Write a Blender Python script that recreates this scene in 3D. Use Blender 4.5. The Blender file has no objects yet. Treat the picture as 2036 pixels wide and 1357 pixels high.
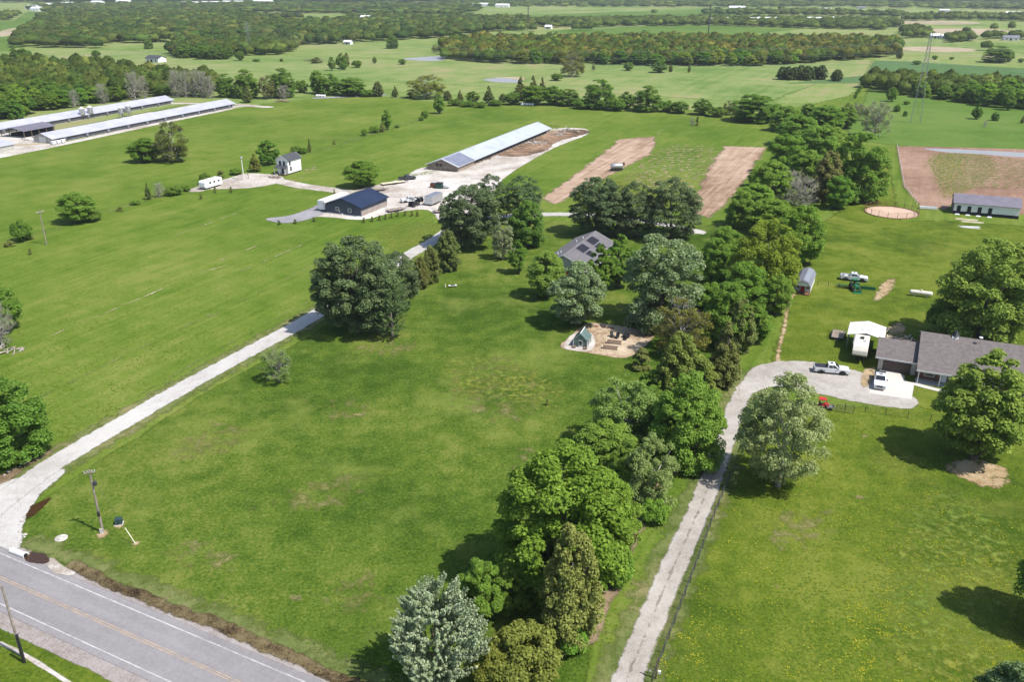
import bpy, math, random
import numpy as np
from mathutils import Vector, Matrix
random.seed(7); np.random.seed(7)
sc = bpy.context.scene
COL = sc.collection
# ------------------------------------------------------------------ camera, sky, sun, exposure
CAM_H = 63.0; FPX = 1700.0; HORIZON = -40.0; CX, CY = 1018.0, 678.5      # photo pixels (2036 x 1357)
TH = math.atan((CY - HORIZON) / FPX)
cam_d = bpy.data.cameras.new('camera'); cam = bpy.data.objects.new('camera', cam_d); COL.objects.link(cam)
cam.location = (0, 0, CAM_H); cam.rotation_euler = (math.pi/2 - TH, 0, 0)
cam_d.sensor_width = 36.0; cam_d.lens = FPX / 2036.0 * 36.0; cam_d.clip_start = 0.5; cam_d.clip_end = 20000
sc.camera = cam
SUN_EL = math.radians(57); SUN_DIR = Vector((0.87, -0.49, 0)).normalized()   # horizontal direction towards the sun
world = bpy.data.worlds.new('World'); sc.world = world; world.use_nodes = True
wn = world.node_tree.nodes; wl = world.node_tree.links
sky = wn.new('ShaderNodeTexSky'); sky.sky_type = 'NISHITA'; sky.sun_disc = False
sky.sun_elevation = SUN_EL; sky.sun_rotation = math.atan2(SUN_DIR.x, SUN_DIR.y)
sky.air_density = 1.0; sky.dust_density = 1.0
wn['Background'].inputs['Strength'].default_value = 0.13
wl.new(sky.outputs['Color'], wn['Background'].inputs['Color'])
sl = bpy.data.lights.new('sun', 'SUN'); sl.energy = 4.6; sl.angle = math.radians(0.5); sl.color = (1.0, 0.95, 0.88)
sun = bpy.data.objects.new('sun', sl); COL.objects.link(sun); sun.location = (80, -60, 160)
to_sun = Vector((SUN_DIR.x*math.cos(SUN_EL), SUN_DIR.y*math.cos(SUN_EL), math.sin(SUN_EL)))
sun.rotation_euler = to_sun.to_track_quat('Z', 'Y').to_euler()
sc.view_settings.view_transform = 'Standard'; sc.view_settings.look = 'None'
sc.view_settings.exposure = 0.62; sc.view_settings.gamma = 1.0; sc.view_settings.use_curve_mapping = False
sc.render.engine = 'CYCLES'
sc.cycles.max_bounces = 6; sc.cycles.transparent_max_bounces = 16; sc.cycles.volume_bounces = 0
# ------------------------------------------------------------------ photo pixel -> ground point
def slope(py):
    v = (py - CY) / FPX
    return (math.sin(TH) + v*math.cos(TH)) / (math.cos(TH) - v*math.sin(TH))
def G(px, py, z=0.0):
    v = (py - CY) / FPX
    zc = (CAM_H - z) / (math.sin(TH) + v*math.cos(TH))
    return ((px - CX) / FPX * zc, (CAM_H - z) / slope(py))
def PPM(py):                                   # photo pixels per metre for things standing at row py
    v = (py - CY) / FPX
    return FPX * (math.sin(TH) + v*math.cos(TH)) / CAM_H
def DEP(py): return math.atan(slope(py))
GRID = math.radians(-24.5)                     # the farm's survey grid: local +Y runs away along the drives
# ------------------------------------------------------------------ objects
def tag(o, label=None, cat=None, group=None, kind=None):
    if label: o['label'] = label
    if cat: o['category'] = cat
    if group: o['group'] = group
    if kind: o['kind'] = kind
    return o
def thing(name, label, cat, loc=(0, 0, 0), rz=0.0, group=None):
    o = bpy.data.objects.new(name, None); COL.objects.link(o)
    o.empty_display_size = 0.3
    o.location = loc if len(loc) == 3 else (loc[0], loc[1], 0); o.rotation_euler = (0, 0, rz)
    return tag(o, label, cat, group)
def link(name, me, mat, parent=None, loc=None, rz=None):
    if mat is not None and not me.materials: me.materials.append(mat)
    o = bpy.data.objects.new(name, me); COL.objects.link(o)
    if parent is not None: o.parent = parent
    if loc is not None: o.location = loc
    if rz is not None: o.rotation_euler = (0, 0, rz)
    return o
def copy_tree(o, parent=None):
    c = o.copy(); COL.objects.link(c)
    if parent is not None: c.parent = parent
    for ch in o.children: copy_tree(ch, c)
    return c
class MB:
    def __init__(s): s.v = []; s.f = []
    def add(s, vs, fs):
        b = len(s.v); s.v += [tuple(p) for p in vs]; s.f += [tuple(i + b for i in f) for f in fs]; return s
    def box(s, x0, x1, y0, y1, z0, z1):
        return s.add([(x0,y0,z0),(x1,y0,z0),(x1,y1,z0),(x0,y1,z0),(x0,y0,z1),(x1,y0,z1),(x1,y1,z1),(x0,y1,z1)],
                     [(0,3,2,1),(4,5,6,7),(0,1,5,4),(1,2,6,5),(2,3,7,6),(3,0,4,7)])
    def cbox(s, x, y, z, sx, sy, sz): return s.box(x-sx/2, x+sx/2, y-sy/2, y+sy/2, z, z+sz)
    def hexa(s, p): return s.add(p, [(0,3,2,1),(4,5,6,7),(0,1,5,4),(1,2,6,5),(2,3,7,6),(3,0,4,7)])
    def prism(s, prof, a0, a1, axis='x'):          # closed profile extruded along an axis; profile in the other two
        n = len(prof)
        if axis == 'x': A = [(a0, p, q) for p, q in prof] + [(a1, p, q) for p, q in prof]
        elif axis == 'y': A = [(p, a0, q) for p, q in prof] + [(p, a1, q) for p, q in prof]
        else: A = [(p, q, a0) for p, q in prof] + [(p, q, a1) for p, q in prof]
        F = [tuple(range(n))[::-1], tuple(range(n, 2*n))] + [(i, (i+1) % n, n+(i+1) % n, n+i) for i in range(n)]
        return s.add(A, F)
    def tube(s, p0, p1, r0, r1=None, n=8, cap=True):
        r1 = r0 if r1 is None else r1
        p0 = Vector(p0); p1 = Vector(p1); d = (p1 - p0)
        if d.length < 1e-6: return s
        d.normalize(); u = d.orthogonal().normalized(); w = d.cross(u)
        V = []
        for p, r in ((p0, r0), (p1, r1)):
            for i in range(n):
                a = 2*math.pi*i/n; V.append(p + (u*math.cos(a) + w*math.sin(a))*r)
        F = [(i, (i+1) % n, n+(i+1) % n, n+i) for i in range(n)]
        if cap: F += [tuple(range(n))[::-1], tuple(range(n, 2*n))]
        return s.add(V, F)
    def path(s, pts, r, n=6):
        for i in range(len(pts)-1):
            ra = r[i] if isinstance(r, (list, tuple)) else r; rb = r[i+1] if isinstance(r, (list, tuple)) else r
            s.tube(pts[i], pts[i+1], ra, rb, n)
        return s
    def lathe(s, prof, n=16, c=(0, 0, 0), axis='z'):
        V = []; F = []
        for r, z in prof:
            for i in range(n):
                a = 2*math.pi*i/n; x, y = r*math.cos(a), r*math.sin(a)
                if axis == 'z': V.append((c[0]+x, c[1]+y, c[2]+z))
                elif axis == 'x': V.append((c[0]+z, c[1]+x, c[2]+y))
                else: V.append((c[0]+x, c[1]+z, c[2]+y))
        for k in range(len(prof)-1):
            for i in range(n):
                F.append((k*n+i, k*n+(i+1) % n, (k+1)*n+(i+1) % n, (k+1)*n+i))
        F.append(tuple(range(n))[::-1]); F.append(tuple(range((len(prof)-1)*n, len(prof)*n)))
        return s.add(V, F)
    def build(s, name, mat, parent=None, loc=None, rz=None, bevel=0.0, smooth=False):
        me = bpy.data.meshes.new(name); me.from_pydata(s.v, [], s.f); me.validate(); me.update()
        if smooth: me.polygons.foreach_set('use_smooth', [True]*len(me.polygons))
        o = link(name, me, mat, parent, loc, rz)
        if bevel > 0:
            m = o.modifiers.new('bevel', 'BEVEL'); m.width = bevel; m.segments = 2; m.limit_method = 'ANGLE'
        return o
# ------------------------------------------------------------------ materials
MATS = {}
def new_mat(name):
    m = bpy.data.materials.new(name); m.use_nodes = True; MATS[name] = m
    return m, m.node_tree.nodes, m.node_tree.links
def N(ns, typ, **kw):
    n = ns.new(typ)
    for k, v in kw.items():
        if k in n.inputs: n.inputs[k].default_value = v
        else: setattr(n, k, v)
    return n
def ramp(ns, ls, src, stops):
    r = ns.new('ShaderNodeValToRGB'); ls.new(src, r.inputs['Fac'])
    e = r.color_ramp.elements
    while len(e) < len(stops): e.new(0.5)
    for el, (p, c) in zip(e, stops): el.position = p; el.color = (*c, 1) if len(c) == 3 else c
    return r.outputs['Color']
def noise(ns, ls, co, scale, detail=3.0, rough=0.55, vec_scale=None, rot=0.0):
    n = ns.new('ShaderNodeTexNoise'); n.inputs['Scale'].default_value = scale
    n.inputs['Detail'].default_value = detail; n.inputs['Roughness'].default_value = rough
    if vec_scale is not None:
        m0 = ns.new('ShaderNodeMapping'); m0.inputs['Rotation'].default_value = (0, 0, rot)
        m = ns.new('ShaderNodeMapping'); m.inputs['Scale'].default_value = vec_scale
        ls.new(co, m0.inputs['Vector']); ls.new(m0.outputs['Vector'], m.inputs['Vector']); ls.new(m.outputs['Vector'], n.inputs['Vector'])
    else: ls.new(co, n.inputs['Vector'])
    return n.outputs['Fac']
def mixc(ns, ls, fac, a, b, typ='MIX'):
    m = ns.new('ShaderNodeMix'); m.data_type = 'RGBA'; m.blend_type = typ
    for sock, val in ((m.inputs[0], fac), (m.inputs[6], a), (m.inputs[7], b)):
        if isinstance(val, (int, float)): sock.default_value = val
        elif isinstance(val, tuple): sock.default_value = (*val, 1)
        else: ls.new(val, sock)
    return m.outputs[2]
def mathn(ns, ls, op, a, b=None, c=None, clamp=False):
    m = ns.new('ShaderNodeMath'); m.operation = op; m.use_clamp = clamp
    for i, val in enumerate((a, b, c)):
        if val is None: continue
        if isinstance(val, (int, float)): m.inputs[i].default_value = val
        else: ls.new(val, m.inputs[i])
    return m.outputs[0]
def simple(name, col, rough=0.6, var=0.12, vscale=1.5, metal=0.0, bump=0.0, bscale=20, spec=0.4, stripes=None, coat=0.0):
    """painted / wooden / metal surface with uneven colour, dirt and fine relief"""
    m, ns, ls = new_mat(name); b = ns['Principled BSDF']
    co = ns.new('ShaderNodeTexCoord').outputs['Object']
    f = noise(ns, ls, co, vscale, 4); g = noise(ns, ls, co, vscale*9, 3)
    lo = tuple(c*(1-var*1.6) for c in col); hi = tuple(min(1, c*(1+var)) for c in col)
    c1 = ramp(ns, ls, f, [(0.3, lo), (0.7, hi)])
    c2 = mixc(ns, ls, mathn(ns, ls, 'MULTIPLY', g, 0.18), c1, tuple(c*0.55 for c in col))
    ls.new(c2, b.inputs['Base Color'])
    b.inputs['Roughness'].default_value = rough; b.inputs['Metallic'].default_value = metal
    b.inputs['Specular IOR Level'].default_value = spec; b.inputs['Coat Weight'].default_value = coat
    h = None
    if stripes:
        ax, per, amt = stripes
        sx = ns.new('ShaderNodeSeparateXYZ'); ls.new(co, sx.inputs[0])
        w = mathn(ns, ls, 'MULTIPLY', sx.outputs[ax], 2*math.pi/per)
        h = mathn(ns, ls, 'POWER', mathn(ns, ls, 'MULTIPLY_ADD', mathn(ns, ls, 'SINE', w), 0.5, 0.5), 6.0)
        c3 = mixc(ns, ls, mathn(ns, ls, 'MULTIPLY', h, amt), c2, tuple(c*0.62 for c in col))
        ls.new(c3, b.inputs['Base Color'])
    if bump > 0 or h is not None:
        bp = ns.new('ShaderNodeBump'); bp.inputs['Strength'].default_value = 0.6 if h is not None else bump
        bp.inputs['Distance'].default_value = 0.04
        ls.new(h if h is not None else noise(ns, ls, co, bscale, 4), bp.inputs['Height'])
        ls.new(bp.outputs['Normal'], b.inputs['Normal'])
    return m
def edge_alpha(m, ns, ls, shader, cover, amp, scale):
    """ragged edge: the sheet's own signed distance to its outline plus noise decides where it ends"""
    at = ns.new('ShaderNodeAttribute'); at.attribute_name = 'sd'
    co = ns.new('ShaderNodeTexCoord').outputs['Object']
    n1 = noise(ns, ls, co, scale, 5, 0.65)
    s = mathn(ns, ls, 'ADD', at.outputs['Fac'], mathn(ns, ls, 'MULTIPLY', mathn(ns, ls, 'SUBTRACT', n1, 0.5), amp))
    s = mathn(ns, ls, 'ADD', s, cover)
    mr = ns.new('ShaderNodeMapRange'); mr.interpolation_type = 'SMOOTHSTEP'
    w = .22*max(1.0, amp/1.7); mr.inputs['From Min'].default_value = -w; mr.inputs['From Max'].default_value = w
    ls.new(s, mr.inputs['Value'])
    mx = ns.new('ShaderNodeMixShader'); tr = ns.new('ShaderNodeBsdfTransparent')
    ls.new(mr.outputs['Result'], mx.inputs['Fac']); ls.new(tr.outputs[0], mx.inputs[1]); ls.new(shader, mx.inputs[2])
    ls.new(mx.outputs[0], ns['Material Output'].inputs['Surface'])
def earth(name, cols, scale=0.5, streak=None, rough=0.95, bump=0.35, bscale=3.0, alpha=None, fine=0.5, blotch=None, spec=0.03):
    """ground cover: three-stop colour over several noise sizes, optional streaks along the grid, optional ragged edge"""
    m, ns, ls = new_mat(name); b = ns['Principled BSDF']
    co = ns.new('ShaderNodeTexCoord').outputs['Object']
    big = noise(ns, ls, co, scale*0.12, 4, 0.6); mid = noise(ns, ls, co, scale, 5, 0.65); fin = noise(ns, ls, co, scale*9, 4, 0.7)
    s = mathn(ns, ls, 'ADD', mathn(ns, ls, 'MULTIPLY', big, 0.9), mathn(ns, ls, 'MULTIPLY', mid, 0.6))
    s = mathn(ns, ls, 'ADD', s, mathn(ns, ls, 'MULTIPLY', fin, fine))
    tot = 1.5 + fine
    if streak:
        k, per, ang = streak
        st = noise(ns, ls, co, 1.0, 4, 0.6, vec_scale=(1.0/per, 0.02/per*2, 1), rot=ang)
        s = mathn(ns, ls, 'ADD', s, mathn(ns, ls, 'MULTIPLY', st, k)); tot += k
    s = mathn(ns, ls, 'MULTIPLY', s, 1.0/tot)
    n = len(cols)
    pos = [0.43 + 0.15*i/(n-1) for i in range(n)]
    c = ramp(ns, ls, s, list(zip(pos, cols)))
    if blotch:
        bc, bs, lo, hi = blotch
        bf = noise(ns, ls, co, bs, 5, 0.7)
        mr = N(ns, 'ShaderNodeMapRange'); mr.inputs['From Min'].default_value = lo; mr.inputs['From Max'].default_value = hi
        ls.new(bf, mr.inputs['Value'])
        c = mixc(ns, ls, mr.outputs['Result'], c, bc)
    ls.new(c, b.inputs['Base Color']); b.inputs['Roughness'].default_value = rough; b.inputs['Specular IOR Level'].default_value = spec
    bp = ns.new('ShaderNodeBump'); bp.inputs['Strength'].default_value = bump; bp.inputs['Distance'].default_value = 0.25
    ls.new(noise(ns, ls, co, bscale, 5, 0.7), bp.inputs['Height']); ls.new(bp.outputs['Normal'], b.inputs['Normal'])
    if alpha: edge_alpha(m, ns, ls, b.outputs[0], *alpha)
    return m
# ------------------------------------------------------------------ ground sheets
def poly_sd(X, Y, P):
    """signed distance (positive inside) of points to a closed polygon"""
    P = np.array(P); n = len(P); d2 = np.full(X.shape, 1e18); ins = np.zeros(X.shape, bool)
    for i in range(n):
        ax, ay = P[i]; bx, by = P[(i+1) % n]; ex, ey = bx-ax, by-ay
        t = np.clip(((X-ax)*ex + (Y-ay)*ey) / (ex*ex+ey*ey+1e-12), 0, 1)
        d2 = np.minimum(d2, (X-ax-t*ex)**2 + (Y-ay-t*ey)**2)
        if abs(by-ay) > 1e-9:
            c = ((ay > Y) != (by > Y)) & (X < (bx-ax)*(Y-ay)/(by-ay) + ax); ins ^= c
    d = np.sqrt(d2); return np.where(ins, d, -d)
def line_sd(X, Y, P, hw):
    d2 = np.full(X.shape, 1e18)
    for i in range(len(P)-1):
        ax, ay = P[i]; bx, by = P[i+1]; ex, ey = bx-ax, by-ay
        t = np.clip(((X-ax)*ex + (Y-ay)*ey) / (ex*ex+ey*ey+1e-12), 0, 1)
        d2 = np.minimum(d2, (X-ax-t*ex)**2 + (Y-ay-t*ey)**2)
    return hw - np.sqrt(d2)
def smooth_pts(P, closed, k=6):
    P = [np.array(p, float) for p in P]; n = len(P); out = []
    for i in range(n if closed else n-1):
        p0 = P[(i-1) % n] if closed or i > 0 else P[0]; p1 = P[i]; p2 = P[(i+1) % n]; p3 = P[(i+2) % n] if closed or i+2 < n else P[-1]
        for j in range(k):
            t = j/k
            out.append(0.5*((2*p1)+(-p0+p2)*t+(2*p0-5*p1+4*p2-p3)*t*t+(-p0+3*p1-3*p2+p3)*t**3))
    if not closed: out.append(P[-1])
    return out
NSHEET = [0]
def sheet(name, pts, mat, z, edge=1.0, hw=None, world=False, smooth=True, cell=None, maxn=160):
    NSHEET[0] += 1; z += NSHEET[0]*.0001               # no two sheets share a plane
    W = pts if world else [G(*p) for p in pts]
    if smooth: W = smooth_pts(W, hw is None)
    A = np.array(W); pad = edge + (hw or 0)
    x0, y0 = A.min(0)-pad; x1, y1 = A.max(0)+pad
    c = cell or max(edge*0.7, max(x1-x0, y1-y0)/maxn)
    nx = max(2, int((x1-x0)/c)+2); ny = max(2, int((y1-y0)/c)+2)
    X, Y = np.meshgrid(np.linspace(x0, x1, nx), np.linspace(y0, y1, ny))
    sd = (poly_sd(X, Y, W) if hw is None else line_sd(X, Y, W, hw)) / edge
    sd = np.clip(sd, -3, 1)
    ok = (sd[:-1, :-1] > -1.2) | (sd[1:, :-1] > -1.2) | (sd[:-1, 1:] > -1.2) | (sd[1:, 1:] > -1.2)
    idx = np.arange(nx*ny).reshape(ny, nx)
    q = np.stack([idx[:-1, :-1], idx[:-1, 1:], idx[1:, 1:], idx[1:, :-1]], -1)[ok]
    used = np.unique(q); rm = np.zeros(nx*ny, int); rm[used] = np.arange(len(used)); q = rm[q]
    V = np.stack([X.ravel()[used], Y.ravel()[used], np.full(len(used), z)], -1)
    me = np_mesh(name, V, q)
    a = me.attributes.new('sd', 'FLOAT', 'POINT'); a.data.foreach_set('value', sd.ravel()[used].astype(np.float32))
    o = link(name, me, mat); o['kind'] = 'structure'
    return o
def np_mesh(name, V, Q):
    me = bpy.data.meshes.new(name); n = len(Q); k = Q.shape[1]
    me.vertices.add(len(V)); me.vertices.foreach_set('co', np.asarray(V, np.float32).ravel())
    me.loops.add(n*k); me.loops.foreach_set('vertex_index', np.asarray(Q, np.int32).ravel())
    me.polygons.add(n); me.polygons.foreach_set('loop_start', np.arange(0, n*k, k, dtype=np.int32))
    me.update(calc_edges=True); return me
A1 = GRID
# base pasture, then parcels, then bare soil, gravel and paving
M_past = earth('pasture', [(0.092,0.147,0.031), (0.136,0.189,0.051), (0.176,0.212,0.072), (0.216,0.207,0.098)], scale=0.05, fine=0.35, bump=0.2, streak=(0.3, 6, -A1))
M_field = earth('hay_field_grass', [(0.057,0.105,0.011), (0.082,0.130,0.016), (0.106,0.149,0.023), (0.145,0.170,0.038)], scale=0.16, fine=0.7, streak=(.55, 1.6, -A1), blotch=((0.143,0.167,0.037), 0.03, .53, .8), alpha=(0, 1.6, 0.25), bump=0.3)
M_lawn = earth('mown_lawn_grass', [(0.031,0.061,0.007), (0.051,0.091,0.011), (0.080,0.121,0.016), (0.133,0.151,0.034)], scale=0.28, fine=0.9, alpha=(0, 1.6, 0.3), bump=0.5, bscale=1.6, blotch=((0.139,0.170,0.036), 0.055, .52, .74))
M_rlawn = earth('meadow_grass', [(0.039,0.068,0.007), (0.065,0.101,0.010), (0.092,0.126,0.013), (0.134,0.154,0.026)], scale=0.33, fine=0.9, alpha=(0, 1.6, 0.3), bump=0.5, bscale=1.8, blotch=((0.150,0.167,0.030), 0.06, .52, .76))
M_green = earth('green_pasture', [(0.059,0.112,0.018), (0.079,0.138,0.024), (0.104,0.157,0.034)], scale=0.06, alpha=(0, 1.2, 0.1), bump=.2)
M_dkgreen = earth('crop_green', [(.055,.108,.036), (.07,.128,.045), (.085,.14,.052)], scale=0.05, alpha=(0, .8, 0.1), bump=.2, streak=(.3, 4, -A1))
M_tan = earth('dry_field', [(.22,.20,.12), (.30,.25,.17), (.34,.28,.20)], scale=0.05, alpha=(0, 1.2, 0.1), bump=.2)
M_yel = earth('yellow_weeds', [(.10,.15,.025), (.13,.165,.028), (.165,.18,.032)], scale=0.6, alpha=(-1.15, 6.0, 0.9), bump=.3)
M_dirt = earth('graded_soil', [(0.188,0.123,0.082), (0.276,0.192,0.135), (0.341,0.246,0.180), (0.395,0.296,0.230)], scale=0.22, fine=.5, streak=(.8, 1.1, -A1), alpha=(-.1, 2.6, 0.16), bump=.6)
M_dirtf = earth('bare_soil_flecks', [(.25,.18,.10), (.36,.27,.17), (.42,.34,.23)], scale=0.6, alpha=(-1.6, 6.0, 0.45), bump=.4)
M_padd = earth('paddock_soil', [(0.170,0.101,0.070), (0.235,0.149,0.108), (0.300,0.197,0.146)], scale=0.2, streak=(.4, 1.5, -A1), alpha=(0, 1.6, 0.25), bump=.4)
M_dkdirt = earth('wet_dark_soil', [(.06,.042,.03), (.15,.10,.065), (.30,.20,.135)], scale=0.3, alpha=(-.1, 2.6, 0.25), bump=.5)
M_gard = earth('garden_soil', [(.22,.15,.095), (.33,.245,.165), (.42,.34,.24), (.48,.40,.30)], scale=0.7, alpha=(0, 1.4, 0.6), bump=.6, bscale=5)
M_sand = earth('pen_sand', [(.38,.27,.20), (.43,.31,.235), (.47,.35,.27)], scale=0.5, alpha=(0, .6, 0.8), bump=.2)
M_grav = earth('white_gravel', [(0.316,0.299,0.276), (0.400,0.382,0.360), (0.446,0.428,0.405)], scale=0.6, fine=.9, alpha=(0, 2.2, 0.6), bump=.35, bscale=9, spec=.2)
M_yard = earth('yard_gravel', [(0.277,0.240,0.200), (0.389,0.354,0.316), (0.462,0.432,0.401), (0.513,0.489,0.464)], scale=0.14, fine=.6, alpha=(0, 1.6, 0.25), bump=.35, bscale=7)
M_grav2 = earth('grey_gravel', [(0.258,0.235,0.204), (0.330,0.305,0.275), (0.391,0.365,0.332)], scale=0.6, fine=.8, alpha=(0, 2.4, 0.6), bump=.35, bscale=9)
M_blue = earth('blue_grey_gravel', [(.17,.165,.175), (.22,.215,.23), (.27,.26,.27)], scale=0.6, fine=.8, alpha=(0, 1.2, 0.4), bump=.35, bscale=9)
M_asph = earth('old_asphalt', [(0.177,0.166,0.169), (0.205,0.194,0.198), (0.234,0.221,0.224)], scale=0.25, fine=.7, streak=(.5, 1.2, -math.radians(64)), alpha=(.1, .5, 1.2), bump=.15, bscale=14, spec=.25)
M_shld = earth('road_shoulder', [(.20,.17,.15), (.27,.24,.225), (.32,.29,.28)], scale=0.5, fine=.9, alpha=(0, 1.8, 0.7), bump=.4, bscale=8)
M_ditch = earth('ditch_bank_dead_grass', [(.03,.02,.012), (.085,.062,.034), (.15,.12,.06), (.20,.165,.09)], scale=0.8, fine=1.0, alpha=(-.1, 2.4, 0.6), bump=.9, bscale=4)
M_litter = earth('leaf_litter', [(.12,.085,.05), (.21,.155,.10), (.28,.21,.14)], scale=1.0, fine=1.0, alpha=(-.35, 2.6, 0.5), bump=.6)
M_path = earth('worn_path_soil', [(.20,.14,.07), (.31,.23,.13), (.40,.31,.20)], scale=1.0, fine=.8, alpha=(-.6, 3.6, 0.8), bump=.5)
M_trench = earth('trench_scar', [(.16,.15,.06), (.30,.26,.15), (.40,.35,.25)], scale=0.6, alpha=(-.6, 3.6, 0.22), bump=.4)
M_verge = earth('dry_verge_grass', [(.085,.115,.03), (.12,.145,.045), (.19,.17,.08)], scale=0.6, fine=.8, alpha=(-.6, 4.5, 0.5), bump=.5)
M_conc = earth('pale_concrete', [(.40,.37,.33), (.45,.42,.38), (.49,.46,.42)], scale=0.4, fine=.3, alpha=(.15, .2, 1.0), bump=.05, spec=.3)
M_wpaint = earth('white_road_paint', [(0.289,0.281,0.281), (0.374,0.365,0.365), (0.425,0.416,0.416)], scale=1.2, fine=1.0, alpha=(.0, 2.6, 1.2), bump=.05)
M_ypaint = earth('yellow_road_paint', [(.29,.23,.175), (.34,.265,.195), (.37,.285,.20)], scale=1.2, fine=1.0, alpha=(-.1, 3.0, 1.2), bump=.05)
M_crown = earth('crown_weeds', [(.17,.16,.12), (.23,.215,.175), (.29,.275,.24)], scale=1.0, fine=1.0, alpha=(-.75, 4.5, 0.9), bump=.6)
M_tyre = earth('pressed_grass', [(.075,.11,.028), (.12,.15,.045), (.16,.17,.07)], scale=.5, alpha=(-.5, 3.4, .25), bump=.2)
M_thatch = earth('under_tree_thatch', [(.045,.05,.02), (.07,.075,.028), (.10,.095,.04)], scale=0.5, fine=1., alpha=(-.1, 2.0, .4), bump=.7)
def water_mat(name, col, rough=.08):
    m, ns, ls = new_mat(name); b = ns['Principled BSDF']; b.inputs['Base Color'].default_value = (*col, 1)
    b.inputs['Roughness'].default_value = rough; co = ns.new('ShaderNodeTexCoord').outputs['Object']
    bp = ns.new('ShaderNodeBump'); bp.inputs['Strength'].default_value = .08; ls.new(noise(ns, ls, co, 3.0, 3), bp.inputs['Height'])
    ls.new(bp.outputs['Normal'], b.inputs['Normal']); edge_alpha(m, ns, ls, b.outputs[0], 0, 2.0, .7); return m
M_pond = water_mat('pond_water', (.24,.23,.225), .35); M_mud = water_mat('ditch_water', (.045,.022,.01), .15)

R0 = 6200.0
gm = MB(); gm.add([(-R0, -900, 0), (R0, -900, 0), (R0, R0, 0), (-R0, R0, 0)], [(0, 1, 2, 3)])
ground = gm.build('ground', M_past); ground['kind'] = 'structure'
# parcels of grass
sheet('hay_field', [(-900,1000), (-420,330), (0,312), (520,207), (700,187), (900,206), (1100,206), (1530,226), (1690,190), (1720,165), (2250,205), (2700,420), (2900,1357), (2900,1900), (-1500,1900)], M_field, .02, edge=5, smooth=False, maxn=110)
sheet('far_meadow', [(-500,205), (-100,160), (300,150), (700,160), (1100,178), (1520,205), (1640,160), (1720,150), (1735,118), (1500,132), (900,122), (500,108), (200,100), (-100,118)], earth('pale_meadow', [(0.092,0.152,0.036), (0.136,0.189,0.056), (0.180,0.212,0.078), (0.233,0.207,0.102)], scale=0.045, fine=.4, alpha=(0,1,.1), streak=(.35, 5, -A1), bump=.2), .035, edge=8, smooth=False)
sheet('green_pasture', [(1560,166), (1720,150), (1740,120), (1800,122), (2100,140), (2100,168), (1960,160), (1800,150), (1730,165)], M_dkgreen, .05, edge=4, smooth=False)
sheet('tree_pasture', [(1715,210), (1730,165), (1900,180), (2150,200), (2150,330), (1800,290), (1690,280), (1680,235)], M_green, .05, edge=5, smooth=False)
sheet('far_pasture', [(1090,62), (1180,52), (1420,50), (1600,56), (1420,76), (1200,76)], M_green, .05, edge=6, smooth=False)
sheet('far_pasture', [(950,32), (1400,18), (1500,22), (1420,34), (1100,42)], M_green, .05, edge=10, smooth=False)
sheet('far_pasture', [(-80,55), (30,40), (60,20), (90,30), (60,60), (20,100), (-80,110)], M_green, .05, edge=8, smooth=False)
for P in ([(1785,95), (1850,92), (1935,97), (1925,103), (1830,102)], [(1785,42), (1900,41), (1950,46), (1900,49), (1790,47)], [(1830,58), (1950,57), (2036,64), (1960,70), (1850,66)], [(0,62), (30,55), (40,62), (20,70), (0,72)]):
    sheet('fallow_field', P, M_tan, .06, edge=5)
sheet('lawn', [(30,1085), (60,1020), (150,950), (420,775), (620,668), (850,500), (905,455), (1000,448), (1120,440), (1280,470), (1450,440), (1520,560), (1480,640), (1330,800), (1290,1000), (1200,1180), (1140,1450), (760,1450), (500,1290), (250,1175), (90,1110)], M_lawn, .04, edge=1.2, smooth=False, cell=1.0)
sheet('meadow', [(1462,920), (1500,860), (1600,800), (1700,812), (1830,815), (2100,835), (2500,1000), (2700,1450), (1290,1450), (1370,1150)], M_rlawn, .04, edge=1.2, smooth=False, cell=1.0)
sheet('back_lawn', [(1530,735), (1560,640), (1600,480), (1640,440), (1700,400), (1760,300), (1790,440), (1900,440), (2100,455), (2300,600), (2300,850), (1830,812), (1700,740)], M_rlawn, .035, edge=3, smooth=False)
for P in ([(1180,372), (1215,350), (1300,345), (1320,420), (1250,410)], [(880,330), (1080,250), (1120,258), (1000,300), (850,350), (790,345)], [(1180,370), (1330,350), (1400,390), (1380,430), (1250,400)], [(870,705), (960,700), (1130,760), (1120,830), (960,810), (880,780)],
          [(1780,1000), (1900,960), (2050,1100), (2036,1357), (1750,1357), (1720,1200)], [(1840,900), (1870,960), (1840,1060), (1820,960)], [(1300,1357), (1310,1240), (1380,1290), (1420,1357)], [(1680,905), (1800,880), (1860,940), (1760,935)], [(750,450), (880,440), (860,490), (760,500)], [(1840,310), (1960,306), (1990,350), (1880,400), (1850,360)]):
    sheet('yellow_weed_patch', P, M_yel, .075, edge=3)
M_straw2 = earth('thin_turf_soil', [(.13,.115,.05), (.20,.165,.085), (.27,.21,.12)], scale=1.2, fine=1.0, alpha=(-.75, 4.0, 1.1), bump=.4)
M_straw = earth('straw_thatch', [(.12,.13,.035), (.17,.165,.06), (.23,.20,.095)], scale=.7, fine=1.0, alpha=(-1.3, 5.0, .45), bump=.4)
for P in ([(300,900), (430,830), (520,850), (480,900), (340,930)], [(620,800), (720,780), (760,830), (660,850)], [(520,980), (700,930), (760,980), (600,1040)], [(880,740), (1000,700), (1120,770), (1040,850), (900,820)], [(680,690), (780,670), (860,690), (760,720)], [(280,1090), (420,1060), (520,1120), (400,1160)], [(1500,1020), (1640,1000), (1700,1080), (1540,1120)], [(1000,900), (1080,860), (1100,920), (1010,980)], [(600,1180), (760,1120), (800,1200), (660,1260)]):
    sheet('straw_patch', P, M_straw, .0735, 3)
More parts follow.
